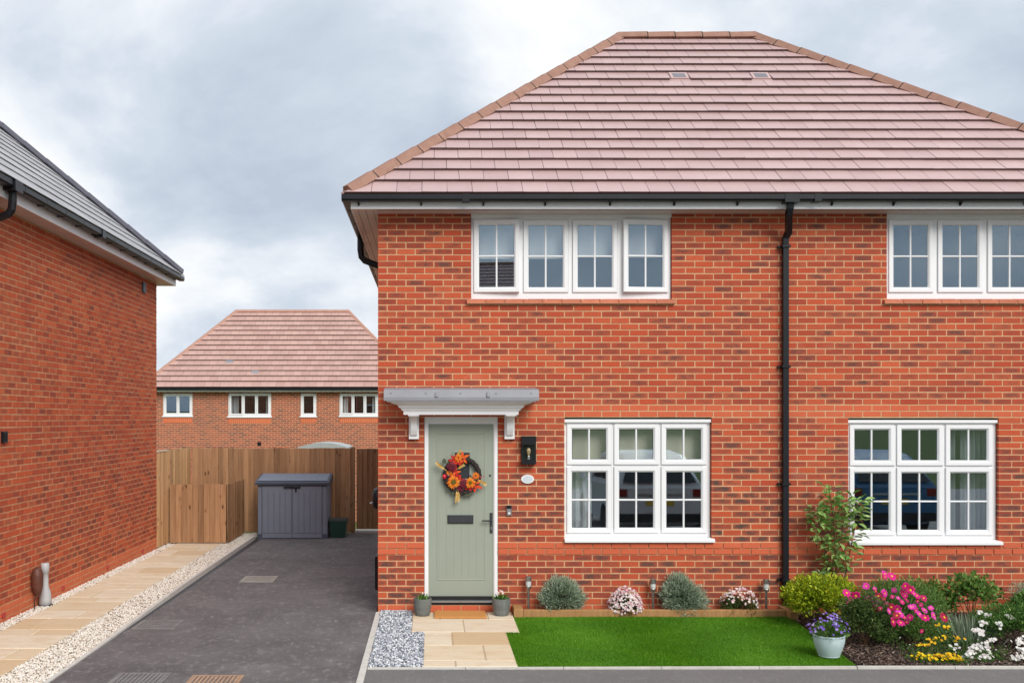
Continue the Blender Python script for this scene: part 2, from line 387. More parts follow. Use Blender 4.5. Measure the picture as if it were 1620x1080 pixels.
# ground materials
def tarmac(name, ca, cb_, light=(0.22, 0.21, 0.20), scuff=1.0):
    m, t, b = newmat(name); setp(b, 0.75, 0.35)
    v = pos(t); n_ = noise(t, v, 0.9, 6, 0.65); c = mixc(t, ramp(t, n_, (0.36, 0.0), (0.64, 1.0)), ca, cb_)
    s1 = noise(t, pos(t, (1.0, 0.9, 1)), 2.7, 10, 0.8); c = mixc(t, ramp(t, s1, (0.50, 0.0), (0.70, 0.55 * scuff)), c, light)
    s2 = noise(t, pos(t, (1.0, 0.55, 1)), 13.0, 6, 0.75); c = mixc(t, ramp(t, s2, (0.53, 0.0), (0.70, 0.75 * scuff)), c, tuple(min(1, x * 1.25) for x in light))
    s3 = noise(t, v, 40, 3, 0.7); c = mixc(t, ramp(t, s3, (0.5, 0.0), (0.8, 0.45)), c, tuple(x * 0.55 for x in ca))
    n4 = noise(t, v, 130, 2, 0.6); c = mixc(t, ramp(t, n4, (0.5, 0.0), (0.72, 0.75)), c, (0.34, 0.325, 0.315))
    n6 = noise(t, v, 170, 2, 0.6); c = mixc(t, ramp(t, n6, (0.52, 0.0), (0.72, 0.6)), c, (0.04, 0.037, 0.037))
    t.links.new(c, b.inputs['Base Color']); bump(t, b, noise(t, v, 150, 3), 0.8, 0.008)
    return m
MAT['drive'] = tarmac('tarmac_drive', (0.088, 0.079, 0.083), (0.150, 0.136, 0.138), (0.30, 0.28, 0.275))
MAT['road'] = tarmac('tarmac_road', (0.155, 0.150, 0.150), (0.18, 0.175, 0.172), (0.26, 0.25, 0.24), 0.6)
MAT['concrete'] = simple('concrete_edging', (0.64, 0.62, 0.58), (0.52, 0.50, 0.46), 14, 0.9, 0.2, bmp=0.3)
MAT['soil'] = simple('dark_soil', (0.035, 0.024, 0.018), (0.055, 0.038, 0.028), 30, 0.95, 0.1, bmp=0.6, bscale=60, bdist=0.02)
MAT['grassland'] = simple('grass_ground', (0.075, 0.12, 0.03), (0.12, 0.15, 0.05), 0.8, 0.95, 0.1, bmp=0.4, bscale=12, bdist=0.05)
def slab_mat():
    m, t, b = newmat('sandstone_slab'); setp(b, 0.8, 0.25); r = rndv(t)
    base = ramp(t, r[0], (0.0, (0.56, 0.39, 0.22)), (0.2, (0.68, 0.55, 0.38)), (0.7, (0.74, 0.65, 0.51)), (1.0, (0.72, 0.61, 0.46)))
    v = pos(t); n_ = noise(t, pos(t, (1.0, 3.0, 1)), 2.6, 5, 0.6)
    base = mixc(t, ramp(t, n_, (0.48, 0.0), (0.74, 0.6)), base, (0.57, 0.38, 0.20))
    n5 = noise(t, v, 45, 4, 0.7); base = mixc(t, ramp(t, n5, (0.45, 0.0), (0.8, 0.35)), base, (0.44, 0.34, 0.23))
    t.links.new(base, b.inputs['Base Color']); bump(t, b, noise(t, v, 24, 5), 0.35, 0.006); return m
MAT['slab'] = slab_mat()
MAT['slab_bed'] = simple('slab_pointing', (0.56, 0.45, 0.31), (0.48, 0.38, 0.26), 30, 0.95, 0.1)
def stone_mat(name, stops):
    m, t, b = newmat(name); setp(b, 0.75, 0.3); r = rndv(t)
    c = ramp(t, r[0], *stops); c = mixc(t, ramp(t, noise(t, pos(t), 120, 3), (0.4, 0.0), (0.8, 0.25)), c, (0.3, 0.29, 0.28))
    t.links.new(c, b.inputs['Base Color']); return m
MAT['gravel_w'] = stone_mat('gravel_cream', ((0.0, (0.42, 0.31, 0.23)), (0.08, (0.66, 0.56, 0.45)), (0.4, (0.80, 0.74, 0.65)), (1.0, (0.86, 0.83, 0.78))))
MAT['gravel_g'] = stone_mat('gravel_grey', ((0.0, (0.10, 0.115, 0.145)), (0.3, (0.28, 0.31, 0.36)), (0.55, (0.52, 0.55, 0.60)), (1.0, (0.80, 0.81, 0.83))))
MAT['bark'] = stone_mat('bark_mulch', ((0.0, (0.035, 0.020, 0.015)), (0.55, (0.10, 0.058, 0.042)), (0.85, (0.20, 0.13, 0.10)), (1.0, (0.40, 0.31, 0.25))))
MAT['gravel_base'] = simple('gravel_base', (0.52, 0.46, 0.39), (0.42, 0.37, 0.31), 60, 0.95, 0.1)

def leaf_mat(name, stops, rough=0.55, trans=0.25, spec=0.3):
    m, t, b = newmat(name); setp(b, rough, spec); r = rndv(t)
    c = ramp(t, r[0], *stops); t.links.new(c, b.inputs['Base Color'])
    out = t.nodes['Material Output']; tl = N(t, 'ShaderNodeBsdfTranslucent', {'Color': c})
    mx = N(t, 'ShaderNodeMixShader', {0: trans, 1: b.outputs[0], 2: tl.outputs[0]}); t.links.new(mx.outputs[0], out.inputs[0]); return m
MAT['turf'] = leaf_mat('artificial_turf', ((0.0, (0.050, 0.165, 0.004)), (0.5, (0.095, 0.265, 0.008)), (0.85, (0.155, 0.36, 0.016)), (1.0, (0.24, 0.38, 0.06))), 0.5, 0.2)
MAT['turf_base'] = simple('turf_backing', (0.045, 0.14, 0.006), (0.06, 0.17, 0.01), 9, 0.95, 0.1)
MAT['leaf_grey'] = leaf_mat('leaf_silver', ((0.0, (0.17, 0.235, 0.15)), (0.5, (0.32, 0.40, 0.28)), (1.0, (0.52, 0.58, 0.46))), 0.8, 0.15)
MAT['leaf_lime'] = leaf_mat('leaf_lime', ((0.0, (0.07, 0.14, 0.012)), (0.45, (0.25, 0.36, 0.015)), (0.75, (0.50, 0.56, 0.02)), (1.0, (0.66, 0.64, 0.05))))
MAT['leaf_dark'] = leaf_mat('leaf_dark', ((0.0, (0.025, 0.055, 0.016)), (0.6, (0.085, 0.145, 0.033)), (0.9, (0.24, 0.30, 0.08)), (1.0, (0.33, 0.30, 0.13))))
MAT['leaf_green'] = leaf_mat('leaf_green', ((0.0, (0.035, 0.095, 0.018)), (0.6, (0.10, 0.22, 0.04)), (0.92, (0.24, 0.38, 0.08)), (1.0, (0.28, 0.12, 0.05))))
MAT['leaf_glossy'] = leaf_mat('leaf_glossy', ((0.0, (0.05, 0.14, 0.025)), (0.6, (0.15, 0.33, 0.065)), (0.95, (0.42, 0.58, 0.20)), (0.975, (0.40, 0.09, 0.05)), (1.0, (0.5, 0.05, 0.05))), 0.3, 0.2, 0.5)
MAT['leaf_fern'] = leaf_mat('leaf_feathery', ((0.0, (0.05, 0.12, 0.025)), (1.0, (0.20, 0.34, 0.08))))
MAT['stem'] = simple('plant_stem', (0.11, 0.075, 0.045), (0.16, 0.09, 0.05), 20, 0.8, 0.2)
MAT['pink'] = leaf_mat('petal_magenta', ((0.0, (0.40, 0.004, 0.045)), (0.5, (0.72, 0.010, 0.24)), (1.0, (0.85, 0.06, 0.52))), 0.6, 0.3)
MAT['pollen'] = simple('flower_centre', (0.75, 0.45, 0.03), None, 50, 0.8, 0.1)
MAT['yellow'] = leaf_mat('petal_yellow', ((0.0, (0.75, 0.36, 0.005)), (1.0, (0.88, 0.66, 0.01))), 0.6, 0.2)
MAT['petal_white'] = leaf_mat('petal_white', ((0.0, (0.66, 0.60, 0.58)), (1.0, (0.82, 0.82, 0.78))), 0.6, 0.2)
MAT['petal_blush'] = leaf_mat('petal_blush', ((0.0, (0.60, 0.28, 0.36)), (0.35, (0.74, 0.55, 0.56)), (1.0, (0.84, 0.80, 0.78))), 0.6, 0.2)
MAT['petal_purple'] = leaf_mat('petal_purple', ((0.0, (0.16, 0.08, 0.46)), (0.7, (0.30, 0.18, 0.62)), (1.0, (0.55, 0.48, 0.75))), 0.6, 0.2)
MAT['coir'] = simple('coir_mat', (0.62, 0.30, 0.10), (0.52, 0.235, 0.075), 60, 0.95, 0.1, bmp=0.7, bscale=300, bdist=0.006)
MAT['box_grey'] = simple('storage_grey', (0.195, 0.22, 0.285), (0.175, 0.20, 0.26), 4, 0.55, 0.4, bmp=0.15, bscale=40)
MAT['box_dark'] = simple('storage_dark', (0.075, 0.09, 0.13), (0.062, 0.076, 0.11), 4, 0.5, 0.4)
MAT['box_green'] = simple('recycling_green', (0.004, 0.045, 0.032), (0.006, 0.055, 0.04), 4, 0.4, 0.5)
MAT['lid_grey'] = simple('lid_grey_green', (0.06, 0.085, 0.085), None, 4, 0.45, 0.5)
MAT['pot_grey'] = simple('pot_ribbed_grey', (0.12, 0.13, 0.125), (0.17, 0.18, 0.17), 25, 0.7, 0.3, bmp=0.3, bscale=80)
MAT['pot_blue'] = simple('pot_pale_blue', (0.50, 0.62, 0.64), (0.44, 0.56, 0.58), 14, 0.55, 0.4)
MAT['iron_rust'] = simple('rusty_iron', (0.46, 0.29, 0.18), (0.30, 0.20, 0.145), 9, 0.85, 0.3, bmp=0.4)
MAT['iron_grey'] = simple('worn_iron', (0.27, 0.26, 0.25), (0.19, 0.18, 0.175), 9, 0.75, 0.4, 0.2, bmp=0.4)
MAT['iron_pale'] = simple('dusty_iron', (0.40, 0.37, 0.33), (0.28, 0.26, 0.24), 9, 0.8, 0.3, bmp=0.4)
MAT['grey_plastic'] = simple('grey_pipe', (0.48, 0.49, 0.51), (0.42, 0.43, 0.45), 6, 0.45, 0.4)
MAT['brown_cover'] = simple('brown_cover', (0.13, 0.045, 0.028), (0.085, 0.03, 0.02), 20, 0.5, 0.4, bmp=0.4)
MAT['red_vent'] = simple('red_vent', (0.50, 0.025, 0.02), None, 10, 0.4, 0.4)
MAT['plaque'] = simple('enamel_plaque', (0.60, 0.66, 0.70), (0.54, 0.60, 0.66), 12, 0.25, 0.5)
MAT['filament'] = simple('bulb_amber', (0.50, 0.38, 0.22), None, 10, 0.2, 0.6)
MAT['shed'] = simple('shed_roof_pale', (0.45, 0.48, 0.47), (0.38, 0.41, 0.41), 6, 0.5, 0.4)
MAT['terracotta'] = simple('creasing_tile', (0.60, 0.22, 0.13), (0.53, 0.18, 0.10), 9, 0.8, 0.25, bmp=0.2, userand=0.25)

# ------------------------------------------------------------------ generic builders
NB, PITCH, CRS = 24, 0.225, (876.9 - 334) / 55 / F * D
def brick_variants(mat, length, height, depth, plain=False):
    out = []
    for i in range(NB):
        mb = MB(); r = brick_rnd(plain); mb.box(-length / 2, length / 2, 0, depth, -height / 2, height / 2, r, skip='b')
        out.append(mesh('brick', mb, mat))
    return out
def brick_rnd(plain=False, z=None):
    if plain: return (random.random(), random.random() * 0.15, 1.0)
    if z is not None and z < 1.75:      # packs with more burnt faces were laid low down
        q = random.random(); return (random.random(), random.uniform(0.05, 0.3) if q < 0.30 else random.uniform(0.55, 0.85) if q < 0.62 else random.uniform(0.85, 1.25), 0.0)
    q = random.random(); dk = random.uniform(0, 0.12) if q < 0.34 else random.uniform(0.2, 0.6) if q < 0.78 else random.uniform(0.6, 1.0)
    return (random.random(), dk, 0.0)

def brick_wall(parent, matrix, u0, u1, z0, ztop, ncourse, holes, mat, depth, single, plain_rows=(), proud_rows=(), darkfn=None, nmax=300):
    """brick courses in a wall frame: u along x, outward -y; matrix places it in the world; single(u, z) -> rank (lower first) or None"""
    L, Hh = PITCH - 0.0125, CRS - 0.0125
    var = brick_variants(mat, L, Hh, depth); varp = brick_variants(mat, L, Hh, depth, True)
    stuff = MB(); cand = []
    for i in range(ncourse):
        zc = ztop - (i + 0.5) * CRS
        if zc < z0 - CRS: break
        off = 0 if i % 2 == 0 else -PITCH / 2
        spans = [(u0, u1)]
        for (hx0, hx1, hz0, hz1) in holes:
            if hz0 < zc < hz1:
                ns = []
                for a, b in spans:
                    if hx1 <= a or hx0 >= b: ns.append((a, b)); continue
                    if hx0 > a: ns.append((a, hx0))
                    if hx1 < b: ns.append((hx1, b))
                spans = ns
        plain = i in plain_rows; pr = 0.012 if i in proud_rows else 0.0
        for a, b in spans:
            k0 = math.floor((a - u0 - off) / PITCH)
            u = u0 + off + k0 * PITCH
            cuts = []
            while u < b:
                p0, p1 = max(a, u), min(b, u + PITCH)
                if p1 - p0 > 0.004: cuts.append([p0, p1])
                u += PITCH
            if len(cuts) > 1 and cuts[0][1] - cuts[0][0] < 0.06: cuts[1][0] = cuts[0][0]; cuts.pop(0)
            if len(cuts) > 1 and cuts[-1][1] - cuts[-1][0] < 0.06: cuts[-2][1] = cuts[-1][1]; cuts.pop()
            for (p0, p1) in cuts:
                yj = random.uniform(-0.002, 0.002) - pr; zj = random.uniform(-0.0012, 0.0012)
                full = abs(p1 - p0 - PITCH) < 1e-6 and p0 > a + 1e-6 and p1 < b - 1e-6
                rk = single((p0 + p1) / 2, zc) if full else None
                if rk is None:
                    jj = 0.0063
                    e0 = p0 if p0 <= a + 1e-6 else p0 + jj
                    e1 = p1 if p1 >= b - 1e-6 else p1 - jj
                    stuff.box(e0, e1, yj, depth, zc - Hh / 2 + zj, zc + Hh / 2 + zj, brick_rnd(plain, zc + random.uniform(-0.4, 0.4)), skip='b')
                else: cand.append((rk, (p0 + p1) / 2, zc, yj, zj, plain))
    cand.sort()
    for (rk, uc, zc, yj, zj, plain) in cand[nmax:]:
        stuff.box(uc - L / 2, uc + L / 2, yj, depth, zc - Hh / 2 + zj, zc + Hh / 2 + zj, brick_rnd(plain, zc + random.uniform(-0.4, 0.4)), skip='b')
    for (rk, uc, zc, yj, zj, plain) in cand[:nmax]:
        me = random.choice(varp if plain else var)
        o = bpy.data.objects.new('brick', me); col.objects.link(o); o.parent = parent
        o.matrix_basis = Matrix.Translation((uc, yj, zc + zj)) @ Matrix.Rotation(random.uniform(-0.004, 0.004), 4, 'Y')
    o = bpy.data.objects.new('brickwork', mesh('brickwork', stuff, mat)); col.objects.link(o); o.parent = parent; o['kind'] = 'stuff'

def wall_backing(u0, u1, z0, z1, holes, y, depth):
    """mortar sheet with holes and reveals, wall frame"""
    mb = MB(); us = sorted({u0, u1, *[h[0] for h in holes], *[h[1] for h in holes]}); zs = sorted({z0, z1, *[h[2] for h in holes], *[h[3] for h in holes]})
    us = [x for x in us if u0 <= x <= u1]; zs = [x for x in zs if z0 <= x <= z1]
    for a, b in zip(us, us[1:]):
        for c, d in zip(zs, zs[1:]):
            m_, n_ = (a + b) / 2, (c + d) / 2
            if any(h[0] < m_ < h[1] and h[2] < n_ < h[3] for h in holes): continue
            mb.face([(a, y, c), (b, y, c), (b, y, d), (a, y, d)])
    for (a, b, c, d) in holes:
        g = 0.004
        mb.face([(a - g, y, c), (a - g, y, d), (a - g, y + depth, d), (a - g, y + depth, c)])
        mb.face([(b + g, y, d), (b + g, y, c), (b + g, y + depth, c), (b + g, y + depth, d)])
        mb.face([(a, y, d + g), (b, y, d + g), (b, y + depth, d + g), (a, y + depth, d + g)])
        mb.face([(a, y, c - g), (a, y + depth, c - g), (b, y + depth, c - g), (b, y, c - g)])
    return mb

def clip_poly(poly, a, b, c):   # keep a*x+b*y <= c
    out = []
    for i in range(len(poly)):
        p, q = poly[i], poly[(i + 1) % len(poly)]; dp, dq = a * p[0] + b * p[1] - c, a * q[0] + b * q[1] - c
        if dp <= 0: out.append(p)
        if (dp < 0 < dq) or (dq < 0 < dp):
            s_ = dp / (dp - dq); out.append((p[0] + (q[0] - p[0]) * s_, p[1] + (q[1] - p[1]) * s_))
    return out

def tile_slope(parent, origin, ex, es, en, length, slope_len, cut0, cut1, rows, mat, width=0.295, single=None, skip_at=(), nmax=300, thick=0.026, lift=0.034):
    """tiled slope: origin at one eave end, ex along the eave, es up the slope, en outward normal; hips cut at cut0/cut1 metres of eave per metre of slope"""
    g = slope_len / rows
    M = Matrix((Vector(ex).to_4d(), Vector(es).to_4d(), Vector(en).to_4d(), (0, 0, 0, 1))).transposed()
    for i in range(3): M[3][i] = 0
    M.translation = Vector(origin)
    def tile_mb(poly, y0, y1, r):
        mb = MB(); L = y1 - y0
        def h(yy, top): return lift * (1 - (yy - y0) / L) + (thick if top else 0)
        tp = [(x, yy, h(yy, 1)) for x, yy in poly]; bt = [(x, yy, h(yy, 0)) for x, yy in poly]
        mb.face(tp, (r, 0, 0))
        for i in range(len(poly)):
            j = (i + 1) % len(poly)
            low = abs(poly[i][1] - y0) < 1e-5 and abs(poly[j][1] - y0) < 1e-5
            mb.face([bt[i], bt[j], tp[j], tp[i]], (r, 1 if low else 0.55, 0))
        return mb
    var = []
    for i in range(16):
        W = width - 0.005
        var.append(mesh('roof_tile', tile_mb([(-W / 2, 0), (W / 2, 0), (W / 2, g + 0.035), (-W / 2, g + 0.035)], 0, g + 0.035, random.random()), mat))
    stuff = MB(); cand = []
    for r_ in range(rows):
        y0 = r_ * g - (0.03 if r_ == 0 else 0.0); off = (r_ % 2) * width / 2
        n = int(length / width) + 2
        for k in range(-1, n):
            x0 = k * width + off; x1 = x0 + width - 0.005; y1 = (r_ + 1) * g + 0.035
            if any(abs((x0 + x1) / 2 - sx) < width / 2 and r_ == sr for sx, sr in skip_at): continue
            poly = [(x0, y0), (x1, y0), (x1, y1), (x0, y1)]
            c = clip_poly(poly, -1, cut0, 0.0); c = clip_poly(c, 1, cut1, length) if len(c) > 2 else c
            if len(c) < 3: continue
            full = len(c) == 4 and all(abs(p[0] - q[0]) + abs(p[1] - q[1]) < 1e-6 for p, q in zip(sorted(c), sorted(poly)))
            ctr = M @ Vector(((x0 + x1) / 2, (y0 + y1) / 2, 0))
            rk = single(ctr) if (single and full) else None
            if rk is not None: cand.append((rk, x0, x1, r_, y0))
            else:
                t_ = tile_mb(c, y0, y1, random.random()); b = len(stuff.v)
                jz = random.uniform(0, 0.003)
                stuff.v += [tuple(M @ Vector((p[0], p[1], p[2] + jz))) for p in t_.v]; stuff.f += [tuple(b + i for i in f) for f in t_.f]; stuff.r += t_.r; stuff.uv += t_.uv
    cand.sort()
    for i, (rk, x0, x1, r_, y0) in enumerate(cand):
        if i < nmax:
            m = M @ Matrix.Translation(((x0 + x1) / 2, y0, random.uniform(0, 0.003))) @ Matrix.Rotation(random.uniform(-0.005, 0.005), 4, 'Z') @ Matrix.Rotation(random.uniform(-0.006, 0.006), 4, 'Y')
            inst('roof_tile', random.choice(var), parent, m)
        else:
            t_ = tile_mb([(x0, y0), (x1, y0), (x1, y0 + g + 0.035), (x0, y0 + g + 0.035)], y0, y0 + g + 0.035, random.random()); b = len(stuff.v)
            stuff.v += [tuple(M @ Vector(p)) for p in t_.v]; stuff.f += [tuple(b + i_ for i_ in f) for f in t_.f]; stuff.r += t_.r; stuff.uv += t_.uv
    if stuff.f: add('roof_tiling', stuff, mat, parent, kind='stuff')
    return M

def hip_line(parent, a, b, mat, name='hip_tile', seg=0.42, up=None, wd=0.10, clip=True):
    a, b = Vector(a), Vector(b); d = (b - a); L = d.length; n = max(1, round(L / seg)); s_ = L / n; d.normalize()
    side = d.cross(Vector((0, 0, 1))).normalized(); upv = side.cross(d).normalized()
    M = Matrix((d.to_4d(), (-side).to_4d(), upv.to_4d(), (0, 0, 0, 1))).transposed()
    for i in range(3): M[3][i] = 0
    mb = MB(); pr = [(-wd, -0.065), (-wd * 0.42, 0.03), (wd * 0.42, 0.03), (wd, -0.065), (wd * 0.85, -0.075), (-wd * 0.85, -0.075)]
    mb.extrude(pr, 'x', -0.025, s_ - 0.002)
    me = mesh(name, mb, mat)
    cm = MB(); cm.extrude([(p * 1.06, q * 1.0 + 0.006) for p, q in pr[:4]] + [(wd * .95, -0.08), (-wd * .95, -0.08)], 'x', -0.006, 0.006)
    cme = mesh('union_clip', cm, MAT['seal'])
    for i in range(n):
        m = M.copy(); m.translation = a + d * (s_ * i)
        o = inst(name, me, parent, m @ Matrix.Rotation(R(-1.2), 4, 'Y'))
        if clip and i > 0:
            m2 = M.copy(); m2.translation = a + d * (s_ * i); inst('union_clip', cme, parent, m2)

def hip_house_roof(parent, x0, x1, y0, y1, ze, k, tilemat, hipmat, tiled, rows, single=None, skip_at=(), axis=None, nmax=300, clip=True, thick=0.026, lift=0.035):
    """hipped roof over eave rectangle; tiled = subset of 'front','left','right','back'; ridge along x or y"""
    wx, wy = x1 - x0, y1 - y0; run = min(wx, wy) / 2; zr = ze + k * run
    if wx >= wy: A, B = Vector((x0 + run, (y0 + y1) / 2, zr)), Vector((x1 - run, (y0 + y1) / 2, zr))
    else: A, B = Vector(((x0 + x1) / 2, y0 + run, zr)), Vector(((x0 + x1) / 2, y1 - run, zr))
    c = [Vector((x0, y0, ze)), Vector((x1, y0, ze)), Vector((x1, y1, ze)), Vector((x0, y1, ze))]
    mb = MB()
    if wx >= wy:
        mb.face([c[0], c[1], B, A]); mb.face([c[1], c[2], B]); mb.face([c[2], c[3], A, B]); mb.face([c[3], c[0], A]); hips = [(c[0], A), (c[1], B), (c[2], B), (c[3], A)]
    else:
        mb.face([c[0], c[1], A]); mb.face([c[1], c[2], B, A]); mb.face([c[2], c[3], B]); mb.face([c[3], c[0], A, B]); hips = [(c[0], A), (c[1], A), (c[2], B), (c[3], B)]
    mb.face([c[3], c[2], c[1], c[0]])
    roof = add('roof', mb, MAT['felt'], parent)
    sl = math.sqrt(1 + k * k); S = run * sl
    slopes = {'front': (c[0], (1, 0, 0), (0, 1, k), wx), 'right': (c[1], (0, 1, 0), (-1, 0, k), wy), 'back': (c[2], (-1, 0, 0), (0, -1, k), wx), 'left': (c[3], (0, -1, 0), (1, 0, k), wy)}
    for nme, (o, ex, es, ln) in slopes.items():
        ex, es = Vector(ex), Vector(es).normalized(); en = ex.cross(es).normalized()
        if nme in tiled:
            tile_slope(roof, o + en * 0.004, ex, es, en, ln, S, 1 / sl, 1 / sl, rows, tilemat, single=(single if nme == tiled[0] else None), skip_at=skip_at if nme == tiled[0] else (), nmax=nmax, thick=thick, lift=lift)
    for a, b in hips: hip_line(roof, a + (b - a).normalized() * 0.02 + Vector((0, 0, 0.088)), b + Vector((0, 0, 0.088)), hipmat, clip=clip)
    if (B - A).length > 0.1: hip_line(roof, A + Vector((0, 0, 0.088)), B + Vector((0, 0, 0.088)), hipmat, 'ridge_tile', clip=clip)
    return roof

# ------------------------------------------------------------------ ground, drive, road
XW, XE = -4.9, -3.42
mb = MB(); prof = [(-400, 4.2), (-70, 3.2), (-30, 1.7), (-14, 0.5), (-9, -0.03), (20.7, -0.03), (30, -1.55), (400, -1.6)]
for (ya, za_), (yb, zb_) in zip(prof, prof[1:]): mb.face([(-400, ya, za_), (400, ya, za_), (400, yb, zb_), (-400, yb, zb_)])
add('ground', mb, MAT['grassland'], kind='structure')
mb = MB(); mb.face([(-40, -8.5, 0), (40, -8.5, 0), (40, 4.0, 0), (-40, 4.0, 0)]); add('road', mb, MAT['road'], kind='structure')
mb = MB(); mb.face([(-0.60, 4.0, 0), (20, 4.0, 0), (20, 9.255, 0), (-0.60, 9.20, 0)]); add('parking_apron', mb, MAT['road'], kind='structure')
mb = MB(); mb.face([(-3.385, 4.0, 0.0), (-0.665, 4.0, 0.0), (-0.665, 20.09, 0.0), (-3.385, 20.09, 0.0)]); add('driveway', mb, MAT['drive'], kind='structure')
# edging kerbs, one length of concrete after another
def edging(name, pts, wd, tops, depth=0.1, seglen=0.915, dark=False):
    root = empty(name, (pts[0][0], pts[0][1], 0)); root['kind'] = 'structure'
    (xa, ya), (xb, yb) = pts; L = math.hypot(xb - xa, yb - ya); n = max(1, round(L / seglen)); ux, uy = (xb - xa) / L, (yb - ya) / L; nx, ny = -uy, ux
    for i in range(n):
        a, b = L * i / n + 0.003, L * (i + 1) / n - 0.003
        za_, zb_ = tops(a / L), tops(b / L); m = MB()
        q = [(xa + ux * s_ + nx * o_, ya + uy * s_ + ny * o_) for s_ in (a, b) for o_ in (-wd / 2, wd / 2)]
        t_ = [(*q[0], za_), (*q[2], zb_), (*q[3], zb_), (*q[1], za_)]; lo = [(p[0], p[1], -depth) for p in t_]
        m.face(t_)
        for j in range(4): m.face([lo[j], lo[(j + 1) % 4], t_[(j + 1) % 4], t_[j]])
        add('edging_stone', m, MAT['concrete'], root)
    return root
edging('drive_kerb', [(-0.632, 4.0), (-0.632, 11.88)], 0.062, lambda s_: 0.012)
edging('front_kerb', [(-0.597, 9.225), (4.0, 9.275)], 0.036, lambda s_: 0.012)
edging('border_kerb', [(4.006, 9.278), (9.5, 9.258)], 0.036, lambda s_: 0.014)
edging('path_kerb', [(-3.408, 4.0), (-3.408, 19.0)], 0.045, lambda s_: 0.012 + 0.062 * max(0, min(1, (s_ - 0.40) / 0.25)))
# dark strip added on the drive, standing in for the kerb's dark face
mb = MB(); mb.face([(-3.384, 10.6, 0.004), (-3.35, 11.6, 0.004), (-3.29, 19.0, 0.004), (-3.384, 19.0, 0.004)]); add('tar_strip', mb, simple('tar', (0.022, 0.025, 0.034), (0.035, 0.038, 0.05), 8, 0.45, 0.5), kind='structure')

# paving: pieces on a bed
def slab_mesh(x0, x1, y0, y1, z0, z1):
    m = MB(); c = 0.006; r = (random.random(), 0, 0); j = lambda: random.uniform(-0.004, 0.004)
    t_ = [(x0 + c + j(), y0 + c + j(), z1), (x1 - c + j(), y0 + c + j(), z1), (x1 - c + j(), y1 - c + j(), z1), (x0 + c + j(), y1 - c + j(), z1)]
    q = [(x0, y0, z1 - c), (x1, y0, z1 - c), (x1, y1, z1 - c), (x0, y1, z1 - c)]; lo = [(a, b, z0) for a, b, _ in q]
    m.face(t_, r)
    for i in range(4):
        k = (i + 1) % 4; m.face([q[i], q[k], t_[k], t_[i]], r); m.face([lo[i], lo[k], q[k], q[i]], r)
    return m
bed = MB(); bed.face([(-4.72, 6.0, 0.006), (-3.90, 6.0, 0.006), (-3.90, 18.6, 0.006), (-4.72, 18.6, 0.006)])
path = add('side_path', bed, MAT['slab_bed'], kind='structure')
y = 7.0; i = 0
while y < 18.55:
    dpt = [0.60, 0.45, 0.60, 0.30][i % 4]; sp = [0.56, 0.28, 0.42, 0.82][(i * 3 + 1) % 4]
    if sp < 0.8: cuts = [(-4.72, -4.72 + sp - 0.006), (-4.72 + sp + 0.006, -3.90)]
    else: cuts = [(-4.72, -3.90)]
    for a, b in cuts: add('paving_slab', slab_mesh(a, b, y, min(y + dpt - 0.012, 18.6), -0.04, 0.012 + random.uniform(-0.002, 0.003)), MAT['slab'], path)
    y += dpt; i += 1
bed = MB(); bed.face([(-0.215, 10.75, 0.008), (0.965, 10.75, 0.008), (0.965, 11.86, 0.008), (-0.215, 11.86, 0.008)]); bed.face([(-0.075, 9.26, 0.008), (0.815, 9.26, 0.008), (0.815, 10.75, 0.008), (-0.075, 10.75, 0.008)])
fpath = add('front_path', bed, MAT['slab_bed'], kind='structure')
for (a, b, c, d) in [(-0.215, 0.10, 11.42, 11.84), (0.11, 0.66, 11.42, 11.84), (0.67, 0.965, 11.42, 11.84), (-0.215, 0.36, 10.755, 11.41), (0.37, 0.965, 10.755, 11.41),
                     (-0.075, 0.215, 10.135, 10.745), (0.225, 0.815, 10.135, 10.745), (-0.075, 0.522, 9.505, 10.125), (0.534, 0.815, 9.505, 10.125), (-0.075, 0.226, 9.265, 9.495), (0.236, 0.815, 9.265, 9.495)]:
    add('paving_slab', slab_mesh(a, b, c, d, -0.04, 0.014 + random.uniform(-0.002, 0.003)), MAT['slab'], fpath)

